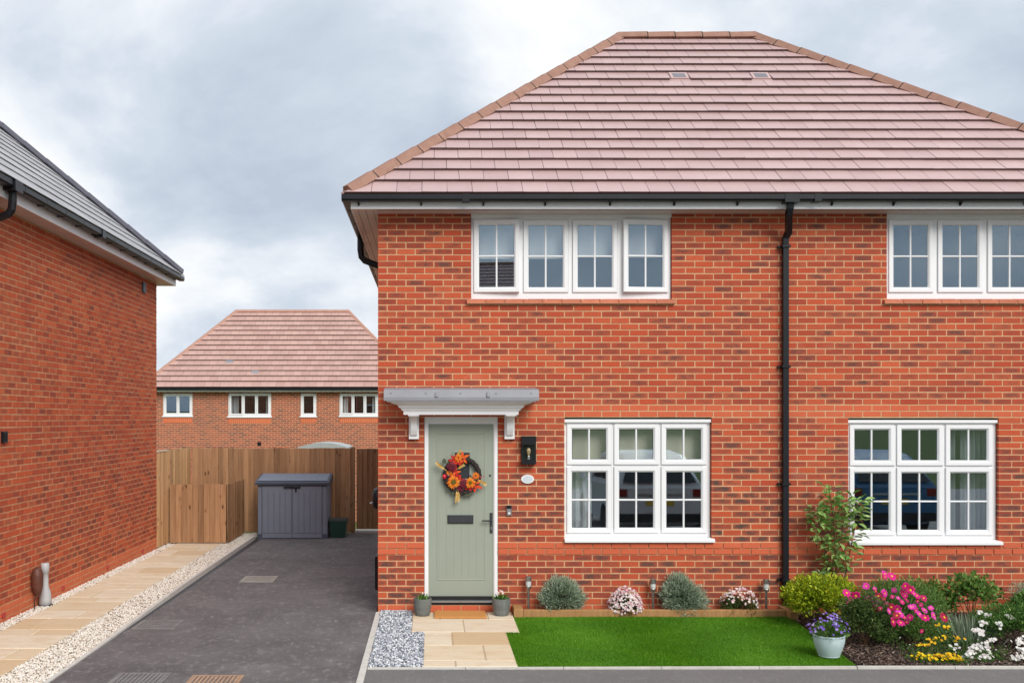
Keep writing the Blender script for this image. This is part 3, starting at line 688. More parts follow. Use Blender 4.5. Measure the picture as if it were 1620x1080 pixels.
# gravel: thousands of small stones in one sheet each
def gravel(name, label, cat, area, n, size, mat, z=0.0, shp=(1, 1, 1)):
    base = np.array([(1, 0, 0), (-1, 0, 0), (0, 1, 0), (0, -1, 0), (0, 0, 1), (0, 0, -1)], float)
    fc = np.array([(0, 2, 4), (2, 1, 4), (1, 3, 4), (3, 0, 4), (2, 0, 5), (1, 2, 5), (3, 1, 5), (0, 3, 5)])
    pts = area(n); n = len(pts)
    s_ = size * rng.uniform(0.55, 1.25, (n, 1, 1)); sc = np.stack([rng.uniform(0.7, 1.3, n), rng.uniform(0.6, 1.1, n), rng.uniform(0.45, 0.8, n)], 1)[:, None, :] * np.array(shp)
    V = base[None] * sc * s_ + rng.uniform(-0.22, 0.22, (n, 6, 3)) * s_
    a = rng.uniform(0, 6.28, n); b = rng.uniform(-0.6, 0.6, n)
    ca, sa, cb, sb = np.cos(a), np.sin(a), np.cos(b), np.sin(b)
    x, y_, z_ = V[..., 0].copy(), V[..., 1].copy(), V[..., 2].copy()
    x2 = x * cb[:, None] + z_ * sb[:, None]; z2 = -x * sb[:, None] + z_ * cb[:, None]
    V = np.stack([x2 * ca[:, None] - y_ * sa[:, None], x2 * sa[:, None] + y_ * ca[:, None], z2], -1)
    V[..., 0] += pts[:, 0, None]; V[..., 1] += pts[:, 1, None]; V[..., 2] += (z + rng.uniform(0, size * 0.8, n))[:, None]
    Fc = (fc[None] + (np.arange(n) * 6)[:, None, None]).reshape(-1, 3)
    rn = np.repeat(np.stack([rng.random(n), rng.random(n), np.zeros(n)], 1), 8, 0)
    o = addmesh(name, tri_mesh(name, V.reshape(-1, 3), Fc, mat, rn), None, (0, 0, 0), label=label, cat=cat, kind='stuff'); return o
def strip(x0, x1, y0, y1):
    def f(n): return np.stack([rng.uniform(x0, x1, n), y0 + (y1 - y0) * rng.random(n) ** 1.25], 1)
    return f
mb = MB(); mb.face([(-3.90, 6, -0.008), (-3.43, 6, -0.008), (-3.43, 20.0, -0.008), (-3.90, 20.0, -0.008)]); mb.face([(-4.9, 6, -0.008), (-4.72, 6, -0.008), (-4.72, 18.6, -0.008), (-4.9, 18.6, -0.008)]); mb.face([(-0.6, 9.24, -0.006), (-0.07, 9.24, -0.006), (-0.2, 11.88, -0.006), (-0.6, 11.88, -0.006)])
add('gravel_bed', mb, MAT['gravel_base'], kind='structure')
gravel('path_gravel', 'cream gravel strip between sandstone path and tarmac drive', 'gravel', strip(-3.89, -3.435, 8.2, 20.0), 15000, 0.0145, MAT['gravel_w'])
gravel('wall_gravel', 'narrow cream gravel strip at foot of neighbouring brick wall', 'gravel', strip(-4.895, -4.725, 8.8, 18.3), 6000, 0.0145, MAT['gravel_w'])
def grey_area(n):
    p = np.stack([rng.uniform(-0.595, -0.075, n), rng.uniform(9.25, 11.86, n)], 1); return p[(p[:, 0] < -0.222) | (p[:, 1] < 10.74)]
gravel('grey_gravel', 'grey and white stone chippings beside front door path', 'gravel', grey_area, 5200, 0.017, MAT['gravel_g'], 0.004)
def grey_heap(n):     # chippings raked up against the corner of the house
    p = np.stack([rng.uniform(-0.6, -0.23, n), 11.86 - 0.22 * rng.random(n) ** 2], 1); return p
gravel('chipping_bank', 'grey chippings banked against brick wall left of door', 'gravel', grey_heap, 350, 0.017, MAT['gravel_g'], 0.018)

# lawn
def lawn_right(y): return 4.02 + (y - 9.3) * 0.085
mb = MB(); mb.face([(0.82, 9.30, 0.0), (lawn_right(9.3), 9.30, 0.0), (lawn_right(11.63), 11.63, 0.0), (0.97, 11.63, 0.0), (0.97, 10.75, 0.0), (0.82, 10.75, 0.0)])
lawn = add('lawn', mb, MAT['turf_base'], kind='structure')
n = 190000
p = np.stack([rng.uniform(0.80, 4.3, n), rng.uniform(9.295, 11.635, n)], 1)
p = p[((p[:, 0] > 0.955) | (p[:, 1] < 10.76)) & (p[:, 0] < lawn_right(p[:, 1]))]; n = len(p)
hh = rng.uniform(0.012, 0.026, n) * (0.85 + 0.3 * np.sin(p[:, 0] * 3.1 + np.sin(p[:, 1] * 4)) * 0.5); a = rng.uniform(0, 6.28, n); wd = rng.uniform(0.0015, 0.0028, n)
lean = rng.uniform(-0.012, 0.012, (n, 2)) + np.stack([0.004 * np.sin(p[:, 1] * 5), 0.004 * np.cos(p[:, 0] * 4)], 1)
V = np.zeros((n, 3, 3)); V[:, 0, 0] = p[:, 0] - np.cos(a) * wd; V[:, 0, 1] = p[:, 1] - np.sin(a) * wd; V[:, 1, 0] = p[:, 0] + np.cos(a) * wd; V[:, 1, 1] = p[:, 1] + np.sin(a) * wd
V[:, 2, 0] = p[:, 0] + lean[:, 0]; V[:, 2, 1] = p[:, 1] + lean[:, 1]; V[:, 2, 2] = hh; V[:, :2, 2] = 0.001
pn = 0.5 + 0.25 * np.sin(p[:, 0] * 7 + 2 * np.sin(p[:, 1] * 5)) * np.sin(p[:, 1] * 9 + p[:, 0])
lw_ = 0.5 + 0.5 * np.sin(p[:, 0] * 2.3 + 1.7 * np.sin(p[:, 1] * 1.9 + 1.0)) * np.sin(p[:, 1] * 2.9 + 1.3 * np.sin(p[:, 0] * 3.3)); tn = np.clip(0.5 * rng.random(n) + 0.25 * pn + 0.3 * lw_ - 0.03, 0, 1)
addmesh('grass', tri_mesh('grass', V.reshape(-1, 3), np.arange(n * 3).reshape(-1, 3), MAT['turf'], np.stack([tn, tn, tn], 1)), None, (0, 0, 0), label='bright green artificial grass lawn edged by sleepers and kerb', cat='grass', kind='stuff')

# borders
mb = MB(); mb.face([(4.0, 9.28, 0.0), (9.4, 9.28, 0.0), (9.4, 11.88, 0.0), (4.2, 11.88, 0.0)]); mb.face([(1.0, 11.64, 0.03), (4.2, 11.64, 0.03), (4.2, 11.88, 0.03), (1.0, 11.88, 0.03)]); add('flower_border', mb, MAT['soil'], kind='structure')
def bark_area(n):
    p = np.stack([rng.uniform(4.0, 7.2, n), rng.uniform(9.31, 11.8, n)], 1); return p[p[:, 0] > lawn_right(p[:, 1]) + 0.03]
gravel('bark_mulch', 'brown bark chippings spread over the flower border', 'mulch', bark_area, 14000, 0.020, MAT['bark'], 0.004, (1.7, 0.62, 0.30))
# timber edging: separate sleepers
def sleeper(x0, x1, y0, y1, z1, label):
    m = MB(); c = 0.008
    m.v = []; b = 0
    lo = [(x0, y0, -0.02), (x1, y0, -0.02), (x1, y1, -0.02), (x0, y1, -0.02)]; mi = [(a, b_, z1 - c) for a, b_, _ in lo]; t_ = [(x0 + c, y0 + c, z1), (x1 - c, y0 + c, z1), (x1 - c, y1 - c, z1), (x0 + c, y1 - c, z1)]
    m.face(t_)
    for i in range(4): k = (i + 1) % 4; m.face([lo[i], lo[k], mi[k], mi[i]]); m.face([mi[i], mi[k], t_[k], t_[i]])
    return add('timber_sleeper', m, MAT['sleeper'], label=label, cat='timber edging')
sleeper(1.09, 4.17, 11.60, 11.68, 0.085, 'long timber sleeper along the back edge of the lawn')
sleeper(0.975, 1.085, 11.58, 11.885, 0.10, 'short timber sleeper end-on to brick wall beside door pot')
sleeper(4.18, 4.27, 11.46, 11.87, 0.09, 'short timber sleeper under downpipe at border corner')

# drain covers in the drive
def drain_cover(x0, x1, y0, y1, label, mat):
    root = empty('drain_cover', ((x0 + x1) / 2, (y0 + y1) / 2, 0.0), label, 'drain cover', 'drain covers set in the drive')
    m = MB(); m.box(x0 + 0.028, x1 - 0.028, y0 + 0.028, y1 - 0.028, -0.02, 0.005); add('tray', m, MAT['drive'], root)
    m = MB(); 
    for q in ((x0, x1, y0, y0 + 0.026), (x0, x1, y1 - 0.026, y1), (x0, x0 + 0.026, y0 + 0.027, y1 - 0.027), (x1 - 0.026, x1, y0 + 0.027, y1 - 0.027)): m.box(*q, -0.02, 0.009)
    add('frame', m, mat, root)
    n = int((x1 - x0 - 0.06) / 0.035); bar = MB(); bar.box(-0.0115, 0.0115, -(y1 - y0) / 2 + 0.032, (y1 - y0) / 2 - 0.032, -0.012, 0.012); me = mesh('grate_bar', bar, mat)
    for i in range(n): inst('grate_bar', me, root, Matrix.Translation((x0 + 0.04 + (x1 - x0 - 0.08) * i / (n - 1), (y0 + y1) / 2, 0)))
drain_cover(-2.74, -2.26, 14.08, 14.58, 'square grooved drain cover far up the drive', MAT['iron_pale'])
drain_cover(-3.33, -2.86, 10.96, 11.42, 'worn grooved drain cover halfway along drive beside path kerb', MAT['iron_grey'])
drain_cover(-2.86, -2.38, 8.62, 9.06, 'grey grooved drain cover beside the rusty one', MAT['iron_grey'])
drain_cover(-2.17, -1.70, 8.55, 8.98, 'rusty orange-brown grooved drain cover in the drive', MAT['iron_rust'])

# ------------------------------------------------------------------ the brick house
house = empty('brick_house', (4.0, 15.5, 0), 'red brick semi-detached house with plum tiled hip roof and sage green door', 'house')
HX0, HX1 = FX(598), 8.70
ZS = FZ(334)                       # top of the brickwork under the soffit
UW1 = (FX(745), FX(1063), FZ(473), ZS + 0.05); UW2 = (FX(1403), FX(1721), FZ(473), ZS + 0.05)
LW1 = (FX(893), FX(1126), FZ(857), FZ(660)); LW2 = (FX(1342), FX(1580), FZ(860), FZ(661))
DR = (FX(671), FX(788), FZ(952), FZ(658))
holes = [UW1, UW2, LW1, LW2, DR]
fw = addmesh('front_wall', mesh('front_wall', wall_backing(HX0 + 0.004, HX1, -0.1, ZS + 0.02, holes, 0.0035, 0.12), MAT['mortar']), house, (0, D, 0))
brick_wall(fw, None, HX0, HX1, -0.05, ZS, 66, holes, MAT['brick'], 0.10, lambda u, z: math.hypot((u - 1.9), (z - 3.1) * 1.3), plain_rows=(31, 32, 53, 54, 63, 64, 65), proud_rows=(53, 54))
# corner returns of the bricks read as the side wall
mb = MB(); mb.face([(HX0 + 0.002, 19.1, -0.1), (HX0 + 0.002, D + 0.10, -0.1), (HX0 + 0.002, D + 0.10, ZS), (HX0 + 0.002, 19.1, ZS)]); mb.face([(HX1, D + 0.1, -0.1), (HX1, 19.1, -0.1), (HX1, 19.1, ZS), (HX1, D + 0.1, ZS)])
add('side_wall', mb, MAT['brick_side'], house)
mb = MB(); mb.face([(HX1, 19.1, -0.1), (HX0, 19.1, -0.1), (HX0, 19.1, ZS), (HX1, 19.1, ZS)]); add('rear_wall', mb, MAT['brick_far'], house)

RX0, RX1, RY0, RY1, RZ, RK = -0.99, 9.05, 11.55, 19.45, 4.945, 0.842
roof = hip_house_roof(house, RX0, RX1, RY0, RY1, RZ, RK, MAT['tile'], MAT['hip'], ['front', 'left'], 18,
                      single=lambda c: c.y + 0.05 * abs(c.x - 3) if (682 + F * c.x / c.y) < 1640 else None, skip_at=((4.59, 12), (5.75, 12)))
# vent tiles in the roof
sl = math.sqrt(1 + RK * RK); es = Vector((0, 1, RK)) / sl; en = Vector((0, -RK, 1)) / sl; g = 3.95 * sl / 18
for ux in (4.59, 5.75):
    ux = round((ux - 0.1475) / 0.295) * 0.295 + 0.1475
    o = Vector((RX0 + ux, RY0, RZ)) + es * (12 * g) + en * 0.004
    M = Matrix((Vector((1, 0, 0)).to_4d(), es.to_4d(), en.to_4d(), (0, 0, 0, 1))).transposed()
    for i in range(3): M[3][i] = 0
    M.translation = o
    m = MB(); m.box(-0.145, 0.145, 0, g + 0.03, 0.0, 0.03, (0.9, 0, 0)); m.box(-0.13, 0.13, 0.03, g - 0.04, 0.031, 0.05, (1.0, 0, 0))
    vt = inst('vent_tile', mesh('vent_tile', m, MAT['tile']), roof, M); WORLD[vt.name] = M.translation
    for i in range(5):
        m = MB(); m.box(-0.09, 0.09, 0.06 + i * 0.03, 0.078 + i * 0.03, 0.049, 0.055); q = bpy.data.objects.new('louvre', mesh('louvre', m, MAT['lead'])); col.objects.link(q); q.parent = vt
# eaves
def half_round(rad, thick, n=9):
    a = [(rad * math.cos(math.pi + math.pi * i / (n - 1)), rad * math.sin(math.pi + math.pi * i / (n - 1))) for i in range(n)]
    b = [((rad - thick) * math.cos(math.pi + math.pi * i / (n - 1)), (rad - thick) * math.sin(math.pi + math.pi * i / (n - 1))) for i in range(n)][::-1]
    return a + b
def square_line(cx, cz, w_, h_, t=0.004):    # squarish gutter section
    o = [(-w_ / 2, h_ / 2), (-w_ / 2, -h_ * 0.25), (-w_ * 0.33, -h_ / 2), (w_ * 0.33, -h_ / 2), (w_ / 2, -h_ * 0.25), (w_ / 2, h_ / 2)]
    i_ = [(x * 0.9, z if z > 0 else z * 0.9) for x, z in o][::-1]
    return [(cx + x, cz + z) for x, z in o + i_]
FYD, FXL = 11.60, -0.945            # fascia planes
m = MB(); m.box(FXL, 8.98, FYD, FYD + 0.02, 4.800, 4.93); m.box(FXL - 0.002, FXL + 0.018, FYD + 0.0205, 19.4, 4.800, 4.93); add('fascia', m, MAT['white_dull'], house)
m = MB(); m.box(FXL + 0.02, 8.98, FYD + 0.021, D - 0.002, 4.803, 4.812); m.box(FXL + 0.02, HX0, D - 0.001, 19.4, 4.803, 4.812)
sof = add('soffit', m, MAT['soffit'], house)
for i in range(3):
    m = MB(); m.box(FXL + 0.075 + i * 0.09, FXL + 0.08 + i * 0.09, D - 0.2, 19.3, 4.7995, 4.8035); add('soffit_groove', m, MAT['lead'], sof)
m = MB(); m.box(HX0, 8.9, 11.66, 11.685, 4.7985, 4.8035); add('vent_strip', m, MAT['lead'], sof)
gut = add('gutter', MB().extrude(square_line(11.535, 4.912, 0.112, 0.075), 'x', -1.045, 9.1), MAT['black'], house)
add('side_gutter', MB().extrude([(x, z) for x, z in square_line(-0.995, 4.912, 0.108, 0.075)], 'y', 11.592, 19.5), MAT['black'], house)
br = MB(); br.extrude([(11.50, 4.905), (11.50, 4.872), (11.56, 4.865), (11.597, 4.835), (11.597, 4.905)], 'x', -0.011, 0.011)
V = np.array(br.v); br.v = [tuple(p) for p in V - np.array([0, 11.55, 4.87])]; bme = mesh('gutter_bracket', br, MAT['black'])
for px in (567, 666, 765, 863, 966, 1068, 1168, 1318, 1416, 1522, 1625): inst('gutter_bracket', bme, gut, Matrix.Translation((FX(px, 11.55), 11.55, 4.87)))
for px in (737, 1292):
    m = MB(); x = FX(px, 11.53); m.box(x - 0.04, x + 0.04, 11.474, 11.598, 4.868, 4.953); add('gutter_union', m, MAT['black'], gut)
sbr = mesh('gutter_bracket', MB().extrude([(-0.055, 0.035), (-0.055, -0.01), (-0.02, -0.045), (0.05, -0.045), (0.05, 0.035)], 'y', -0.012, 0.012), MAT['black'])
for i in range(9): inst('gutter_bracket', sbr, gut, Matrix.Translation((-0.995, 12.1 + i * 0.8, 4.915)))
# front downpipe with its swan neck
xp = FX(1240); xo = FX(1250, 11.55)
dp = add('downpipe', MB().tube([(xo, 11.54, 4.88), (xo, 11.55, 4.80), (xo - 0.005, 11.58, 4.74), (xp + 0.02, 11.80, 4.56), (xp, 11.845, 4.50), (xp, 11.85, 4.40), (xp, 11.85, 0.05)], 0.046, 4, square=True), MAT['black'], house)
m = MB(); m.box(xo - 0.085, xo + 0.085, 11.472, 11.60, 4.855, 4.952); add('outlet', m, MAT['black'], dp)
for z in (4.40, 2.96, 1.55, 0.4):
    m = MB(); m.box(xp - 0.05, xp + 0.05, 11.80, 11.896, z - 0.014, z + 0.014); m.box(xp - 0.085, xp - 0.051, 11.86, 11.896, z - 0.012, z + 0.012); add('pipe_clip', m, MAT['black'], dp)
m = MB(); m.tube([(-1.0, 13.95, 4.88), (-1.0, 13.95, 4.72), (-0.985, 13.95, 4.62), (-0.94, 13.95, 4.565), (-0.74, 13.95, 4.49), (-0.70, 13.95, 4.44), (-0.69, 13.95, 0.05)], 0.045, 10); add('side_downpipe', m, MAT['black'], house)

# windows
def ring_sash(mb, x0, x1, z0, z1, y):
    mb.ring(x0, x1, z0, z1, [(0, y + 0.06), (0, y + 0.005), (0.005, y), (0.042, y), (0.050, y + 0.004), (0.064, y + 0.020), (0.064, y + 0.05)])
def glazing(win, sash, x0, x1, z0, z1, y, bars_x, bars_z, piv=None, ang=0.0):
    """panes and white bars inside a glazed rectangle"""
    xs = [x0] + [x0 + (x1 - x0) * f for f in bars_x] + [x1]; zs = [z0] + [z0 + (z1 - z0) * f for f in bars_z] + [z1]
    def fin(m): return m.rotz(piv, ang) if piv else m
    for a, b in zip(xs, xs[1:]):
        for c, d in zip(zs, zs[1:]):
            m = MB(); m.box(a, b, y, y + 0.004, c, d); add('pane', fin(m), MAT['glass'], win)
    b_ = 0.0105
    for x in xs[1:-1]:
        m = MB(); m.extrude([(x - b_, y + 0.016), (x - b_, y - 0.004), (x - b_ * 0.5, y - 0.010), (x + b_ * 0.5, y - 0.010), (x + b_, y - 0.004), (x + b_, y + 0.016)], 'z', z0, z1); add('glazing_bar', fin(m), MAT['white'], win)
    for z in zs[1:-1]:
        for a, b in zip(xs, xs[1:]):
            a2, b2 = a + (b_ if a > x0 else 0), b - (b_ if b < x1 else 0)
            m = MB(); m.extrude([(y + 0.016, z - b_), (y - 0.004, z - b_), (y - 0.010, z - b_ * 0.5), (y - 0.010, z + b_ * 0.5), (y - 0.004, z + b_), (y + 0.016, z + b_)], 'x', a2, b2); add('glazing_bar', fin(m), MAT['white'], win)
    # slim black spacer visible round the glass
    m = MB(); m.ring(x0 - 0.001, x1 + 0.001, z0 - 0.001, z1 + 0.001, [(0, y + 0.006), (0.009, y + 0.006)]); add('spacer', fin(m), MAT['seal'], win)

def window(px, py, cols, rows, yf, opens={}, head=None, sill='upvc', interior_depth=2.2):
    """px,py: outer frame in photo pixels; cols: list of (sash px0, px1); rows: list of (py top, py bottom, bars_z)"""
    x0, x1 = FX(px[0]) + 0.003, FX(px[1]) - 0.003; z1, z0 = FZ(py[0]) - 0.002, FZ(py[1])
    m = MB(); m.ring(x0, x1, z0, z1, [(0, yf + 0.075), (0, yf + 0.014), (0.004, yf + 0.010), (0.088, yf + 0.010), (0.088, yf + 0.075)])
    # mullions and transoms
    for (a, b) in zip(cols, cols[1:]): xm = FX((a[1] + b[0]) / 2); m.box(xm - 0.03, xm + 0.03, yf + 0.012, yf + 0.075, z0 + 0.03, z1 - 0.03)
    for (a, b) in zip(rows, rows[1:]): zm = FZ((a[1] + b[0]) / 2); m.box(x0 + 0.03, x1 - 0.03, yf + 0.0125, yf + 0.075, zm - 0.025, zm + 0.025)
    win = add('window', m, MAT['white'], house)
    for ci, (ca, cb_) in enumerate(cols):
        for ri, (ra, rb, bz) in enumerate(rows):
            sx0, sx1, sz1, sz0 = FX(ca), FX(cb_), FZ(ra), FZ(rb)
            op = opens.get((ci, ri)); piv, ang = None, 0.0
            ys = yf - (0.008 if op is None else 0.012)
            if op: piv = (sx0 if op[0] == 'l' else sx1, ys + 0.04); ang = R(op[1])
            m = MB(); ring_sash(m, sx0, sx1, sz0, sz1, ys)
            if op: m.rotz(piv, ang)
            add('sash', m, MAT['white'], win)
            if not op:
                m = MB(); m.ring(sx0 - 0.004, sx1 + 0.004, sz0 - 0.004, sz1 + 0.004, [(0, ys + 0.0185), (0.006, ys + 0.0185)]); add('gasket', m, MAT['lead'], win)
            glazing(win, None, sx0 + 0.064, sx1 - 0.064, sz0 + 0.064, sz1 - 0.064, ys + 0.026, (0.5,), bz, piv, ang)
    if head:
        m = MB(); m.box(x0 - 0.001, x1 + 0.001, yf - 0.03, yf + 0.07, z1 - head, z1 + 0.006); m.box(x0 + 0.01, x1 - 0.01, yf - 0.005, yf + 0.07, z1 - head - 0.018, z1 - head - 0.0005); add('head_trim', m, MAT['white'], win)
    if sill == 'upvc':
        m = MB(); m.extrude([(yf + 0.08, z0 - 0.001), (yf - 0.01, z0 - 0.001), (D - 0.045, z0 - 0.018), (D - 0.052, z0 - 0.024), (D - 0.052, z0 - 0.052), (D - 0.040, z0 - 0.052), (yf + 0.08, z0 - 0.045)], 'x', x0 - 0.004, x1 + 0.03); add('sill', m, MAT['white'], win)
    # the room behind
    m = MB(); a, b, c, d = x0 - 0.5, x1 + 0.5, z0 - 0.8, z1 + 0.25; y0_, y1_ = yf + 0.14, yf + interior_depth
    m.face([(a, y1_, c), (b, y1_, c), (b, y1_, d), (a, y1_, d)]); m.face([(a, y0_, c), (a, y1_, c), (a, y1_, d), (a, y0_, d)]); m.face([(b, y1_, c), (b, y0_, c), (b, y0_, d), (b, y1_, d)])
    m.face([(a, y0_, d), (a, y1_, d), (b, y1_, d), (b, y0_, d)]); m.face([(a, y1_, c), (a, y0_, c), (b, y0_, c), (b, y1_, c)])
    for (p, q, r_, s_) in ((a, x0, c, d), (x1, b, c, d), (x0, x1, c, z0), (x0, x1, z1, d)): m.face([(p, y0_, r_), (q, y0_, r_), (q, y0_, s_), (p, y0_, s_)])
    add('room', m, MAT['interior'], house)
    return win, (x0, x1, z0, z1)
YU, YL = D + 0.035, D + 0.045
b5 = (0.5,)
window((745, 1063), (337, 473), [(750, 822), (828.5, 899.5), (906.5, 977.5), (985.5, 1057.5)], [(347, 462, b5)], YU, opens={(0, 0): ('l', -3.8), (3, 0): ('r', 5.0)}, head=0.045, sill=None)
window((1403, 1721), (337, 473), [(1408, 1479), (1486, 1558), (1565, 1637), (1644, 1716)], [(347, 462, b5)], YU, head=0.045, sill=None)
window((893, 1126), (663.5, 850), [(897.5, 968.5), (972.5, 1043.5), (1047.5, 1119.5)], [(670.5, 735, ()), (738.5, 843.5, b5)], YL, head=0.03)
window((1342, 1580), (664.5, 854), [(1346.5, 1418), (1421.5, 1495), (1499, 1573.5)], [(671.5, 736.5, ()), (740, 847, b5)], YL, head=0.03)
# sloping clay tile sills under the upper windows
for (a, b) in ((738, 1068), (1397, 1727)):
    xa, xb = FX(a), FX(b); n = round((xb - xa) / 0.225); zt = FZ(473)
    sl_ = add('clay_sill', MB().box(xa + 0.01, xb - 0.01, D - 0.024, D + 0.05, zt - 0.066, zt - 0.024), MAT['mortar'], house)
    me = mesh('sill_tile', MB().extrude([(D + 0.05, zt - 0.002), (D + 0.02, zt - 0.003), (D - 0.045, zt - 0.022), (D - 0.045, zt - 0.058), (D + 0.05, zt - 0.02)], 'x', -(xb - xa) / n / 2 + 0.004, (xb - xa) / n / 2 - 0.004), MAT['terracotta'])
    for i in range(n): inst('sill_tile', me, sl_, Matrix.Translation((xa + (i + 0.5) * (xb - xa) / n, random.uniform(-0.003, 0.003), 0)))

# inside the rooms
def curtain(x0, x1, z0, z1, y, mat, label, folds=7, cat='curtain'):
    m = MB(); n = folds * 8
    for i in range(n):
        a, b = i / n, (i + 1) / n
        ya, yb = y + 0.03 * math.sin(a * folds * 6.28), y + 0.03 * math.sin(b * folds * 6.28)
        for k in (0, 0.012): m.face([(x0 + (x1 - x0) * a, ya + k, z0), (x0 + (x1 - x0) * b, yb + k, z0), (x0 + (x1 - x0) * b, yb + k, z1), (x0 + (x1 - x0) * a, ya + k, z1)])
    return add('curtain' if cat == 'curtain' else 'blind', m, mat, label=label, cat=cat, smooth=True)
def blind(x0, x1, z0, z1, y, mat, label):
    m = MB(); m.box(x0, x1, y, y + 0.003, z0, z1); m.box(x0, x1, y - 0.006, y + 0.009, z0 - 0.025, z0 - 0.0005)
    root = add('roller_blind', m, mat, label=label, cat='blind'); add('roller', MB().tube([(x0, y + 0.02, z1 + 0.03), (x1, y + 0.02, z1 + 0.03)], 0.028, 10), mat, root)
blind(FX(752), FX(902), FZ(402), FZ(347), D + 0.2, MAT['blind_w'], 'white roller blind half down behind left upper casements')
blind(FX(905), FX(1058), FZ(400), FZ(347), D + 0.2, MAT['blind_w'], 'white roller blind half down behind right upper casements')
blind(FX(899), FX(1121), FZ(724), FZ(676), D + 0.22, MAT['blind'], 'cream roller blind behind lower window next to front door')
curtain(FX(896), FX(942), FZ(850), FZ(676), D + 0.28, MAT['curtain_w'], 'white curtain behind lower window next to front door', 4)
curtain(FX(1505), FX(1528), FZ(852), FZ(676), D + 0.25, MAT['curtain'], 'narrow grey curtain behind lower window over flower border', 3)
curtain(FX(1537), FX(1576), FZ(852), FZ(676), D + 0.25, MAT['curtain'], 'wide grey curtain gathered at edge of window over flower border', 5)

# front door
DX0, DX1, DZ0, DZ1 = FX(671), FX(788), FZ(950), FZ(658)
m = MB(); m.ring(DX0 + 0.003, DX1 - 0.003, DZ0 - 0.07, DZ1 - 0.003, [(0, D + 0.10), (0, D + 0.012), (0.004, D + 0.008), (0.036, D + 0.008), (0.042, D + 0.014), (0.050, D + 0.016), (0.050, D + 0.10)]); 
m.box(DX0 + 0.045, DX1 - 0.045, D + 0.018, D + 0.1, DZ1 - 0.095, DZ1 - 0.05)
dframe = add('door_frame', m, MAT['white'], house)
LX0, LX1, LZ0, LZ1 = FX(678.3), FX(781), FZ(943), FZ(670.5); yd = D + 0.030
door = add('door', MB().box(LX0, LX1, yd, yd + 0.05, LZ0, LZ1), MAT['sage'], house)
m = MB(); m.ring(LX0 + 0.095, LX1 - 0.095, LZ0 + 0.19, LZ1 - 0.105, [(0, yd - 0.0005), (0.006, yd - 0.004), (0.014, yd - 0.004), (0.02, yd - 0.0005)]); add('panel_moulding', m, MAT['sage'], door)
pw = (LX1 - LX0 - 0.24) / 6
for i in range(6):
    m = MB(); a = LX0 + 0.12 + i * pw; m.extrude([(a + 0.0015, yd - 0.0005), (a + 0.004, yd - 0.002), (a + pw - 0.004, yd - 0.002), (a + pw - 0.0015, yd - 0.0005)], 'z', LZ0 + 0.215, LZ1 - 0.13); add('door_plank', m, MAT['sage'], door)
m = MB(); gx0, gx1, gz0, gz1 = FX(719), FX(743), FZ(757), FZ(716)
m.ring(gx0 - 0.022, gx1 + 0.022, gz0 - 0.022, gz1 + 0.022, [(0, yd - 0.004), (0, yd - 0.012), (0.014, yd - 0.014), (0.024, yd - 0.008)]); add('glazing_surround', m, MAT['sage'], door)
m = MB(); m.box(gx0, gx1, yd - 0.008, yd - 0.0045, gz0, gz1); add('door_glass', m, simple('dark_door_glass', (0.045, 0.05, 0.06), None, 4, 0.05, 0.6), door)
m = MB(); m.box(gx0, gx1, yd - 0.012, yd - 0.0085, FZ(743.5), FZ(742)); add('lead_bar', m, MAT['darkmetal'], door)
m = MB(); m.cbox(FX(708), FX(749), yd - 0.02, yd - 0.0045, FZ(828), FZ(814.5), 0.006); lp = add('letter_plate', m, MAT['darkmetal'], door)
m = MB(); m.cbox(FX(709.5), FX(747.5), yd - 0.026, yd - 0.0205, FZ(826.5), FZ(816), 0.003); add('flap', m, MAT['darkmetal'], lp)
m = MB(); m.lathe([(0.0, 0.0), (0.014, 0.0), (0.014, 0.004), (0.0, 0.006)], (0, 0, 0), 14); m.v = [(FX(775.5) + x, yd - 0.001 - z, FZ(752) + y_) for x, y_, z in m.v]; add('viewer', m, MAT['darkmetal'], door)
m = MB(); m.cbox(FX(775.2), FX(779.3), yd - 0.014, yd - 0.0006, FZ(843), FZ(811), 0.004); hd = add('handle', m, MAT['darkmetal'], door)
add('lever', MB().tube([(FX(777.3), yd - 0.014, FZ(823)), (FX(777.3), yd - 0.05, FZ(823)), (FX(775.5), yd - 0.058, FZ(823)), (FX(762), yd - 0.056, FZ(823))], [0.010, 0.010, 0.011, 0.0085], 10), MAT['darkmetal'], hd)
m = MB(); m.box(FX(776.6), FX(778), yd - 0.0165, yd - 0.0145, FZ(837), FZ(833)); add('keyhole', m, MAT['alu'], hd)
m = MB(); m.box(LX0, LX1, D - 0.012, D + 0.09, FZ(947.5), FZ(943.2)); add('threshold_seal', m, MAT['seal'], house)
m = MB(); m.extrude([(D - 0.035, FZ(951.5)), (D - 0.035, FZ(950)), (D - 0.005, FZ(947.7)), (D + 0.09, FZ(947.7)), (D + 0.09, FZ(951.5))], 'x', DX0 + 0.06, DX1 - 0.06); add('threshold', m, MAT['alu'], house)
m = MB(); m.box(DX0 + 0.002, DX1 - 0.002, D - 0.022, D + 0.1, FZ(955.5), FZ(952)); add('threshold_slip', m, MAT['seal'], house)
stp = add('brick_step', MB().box(DX0 + 0.002, DX1 - 0.002, D - 0.012, D + 0.1, -0.05, FZ(956)), MAT['mortar'], house)
for i in range(4):
    m = MB(); w4 = (DX1 - DX0) / 4; m.box(DX0 + i * w4 + 0.005, DX0 + (i + 1) * w4 - 0.005, D - 0.018, D + 0.05, -0.01, FZ(956) - 0.008, brick_rnd(True)); add('brick', m, MAT['brick'], stp)

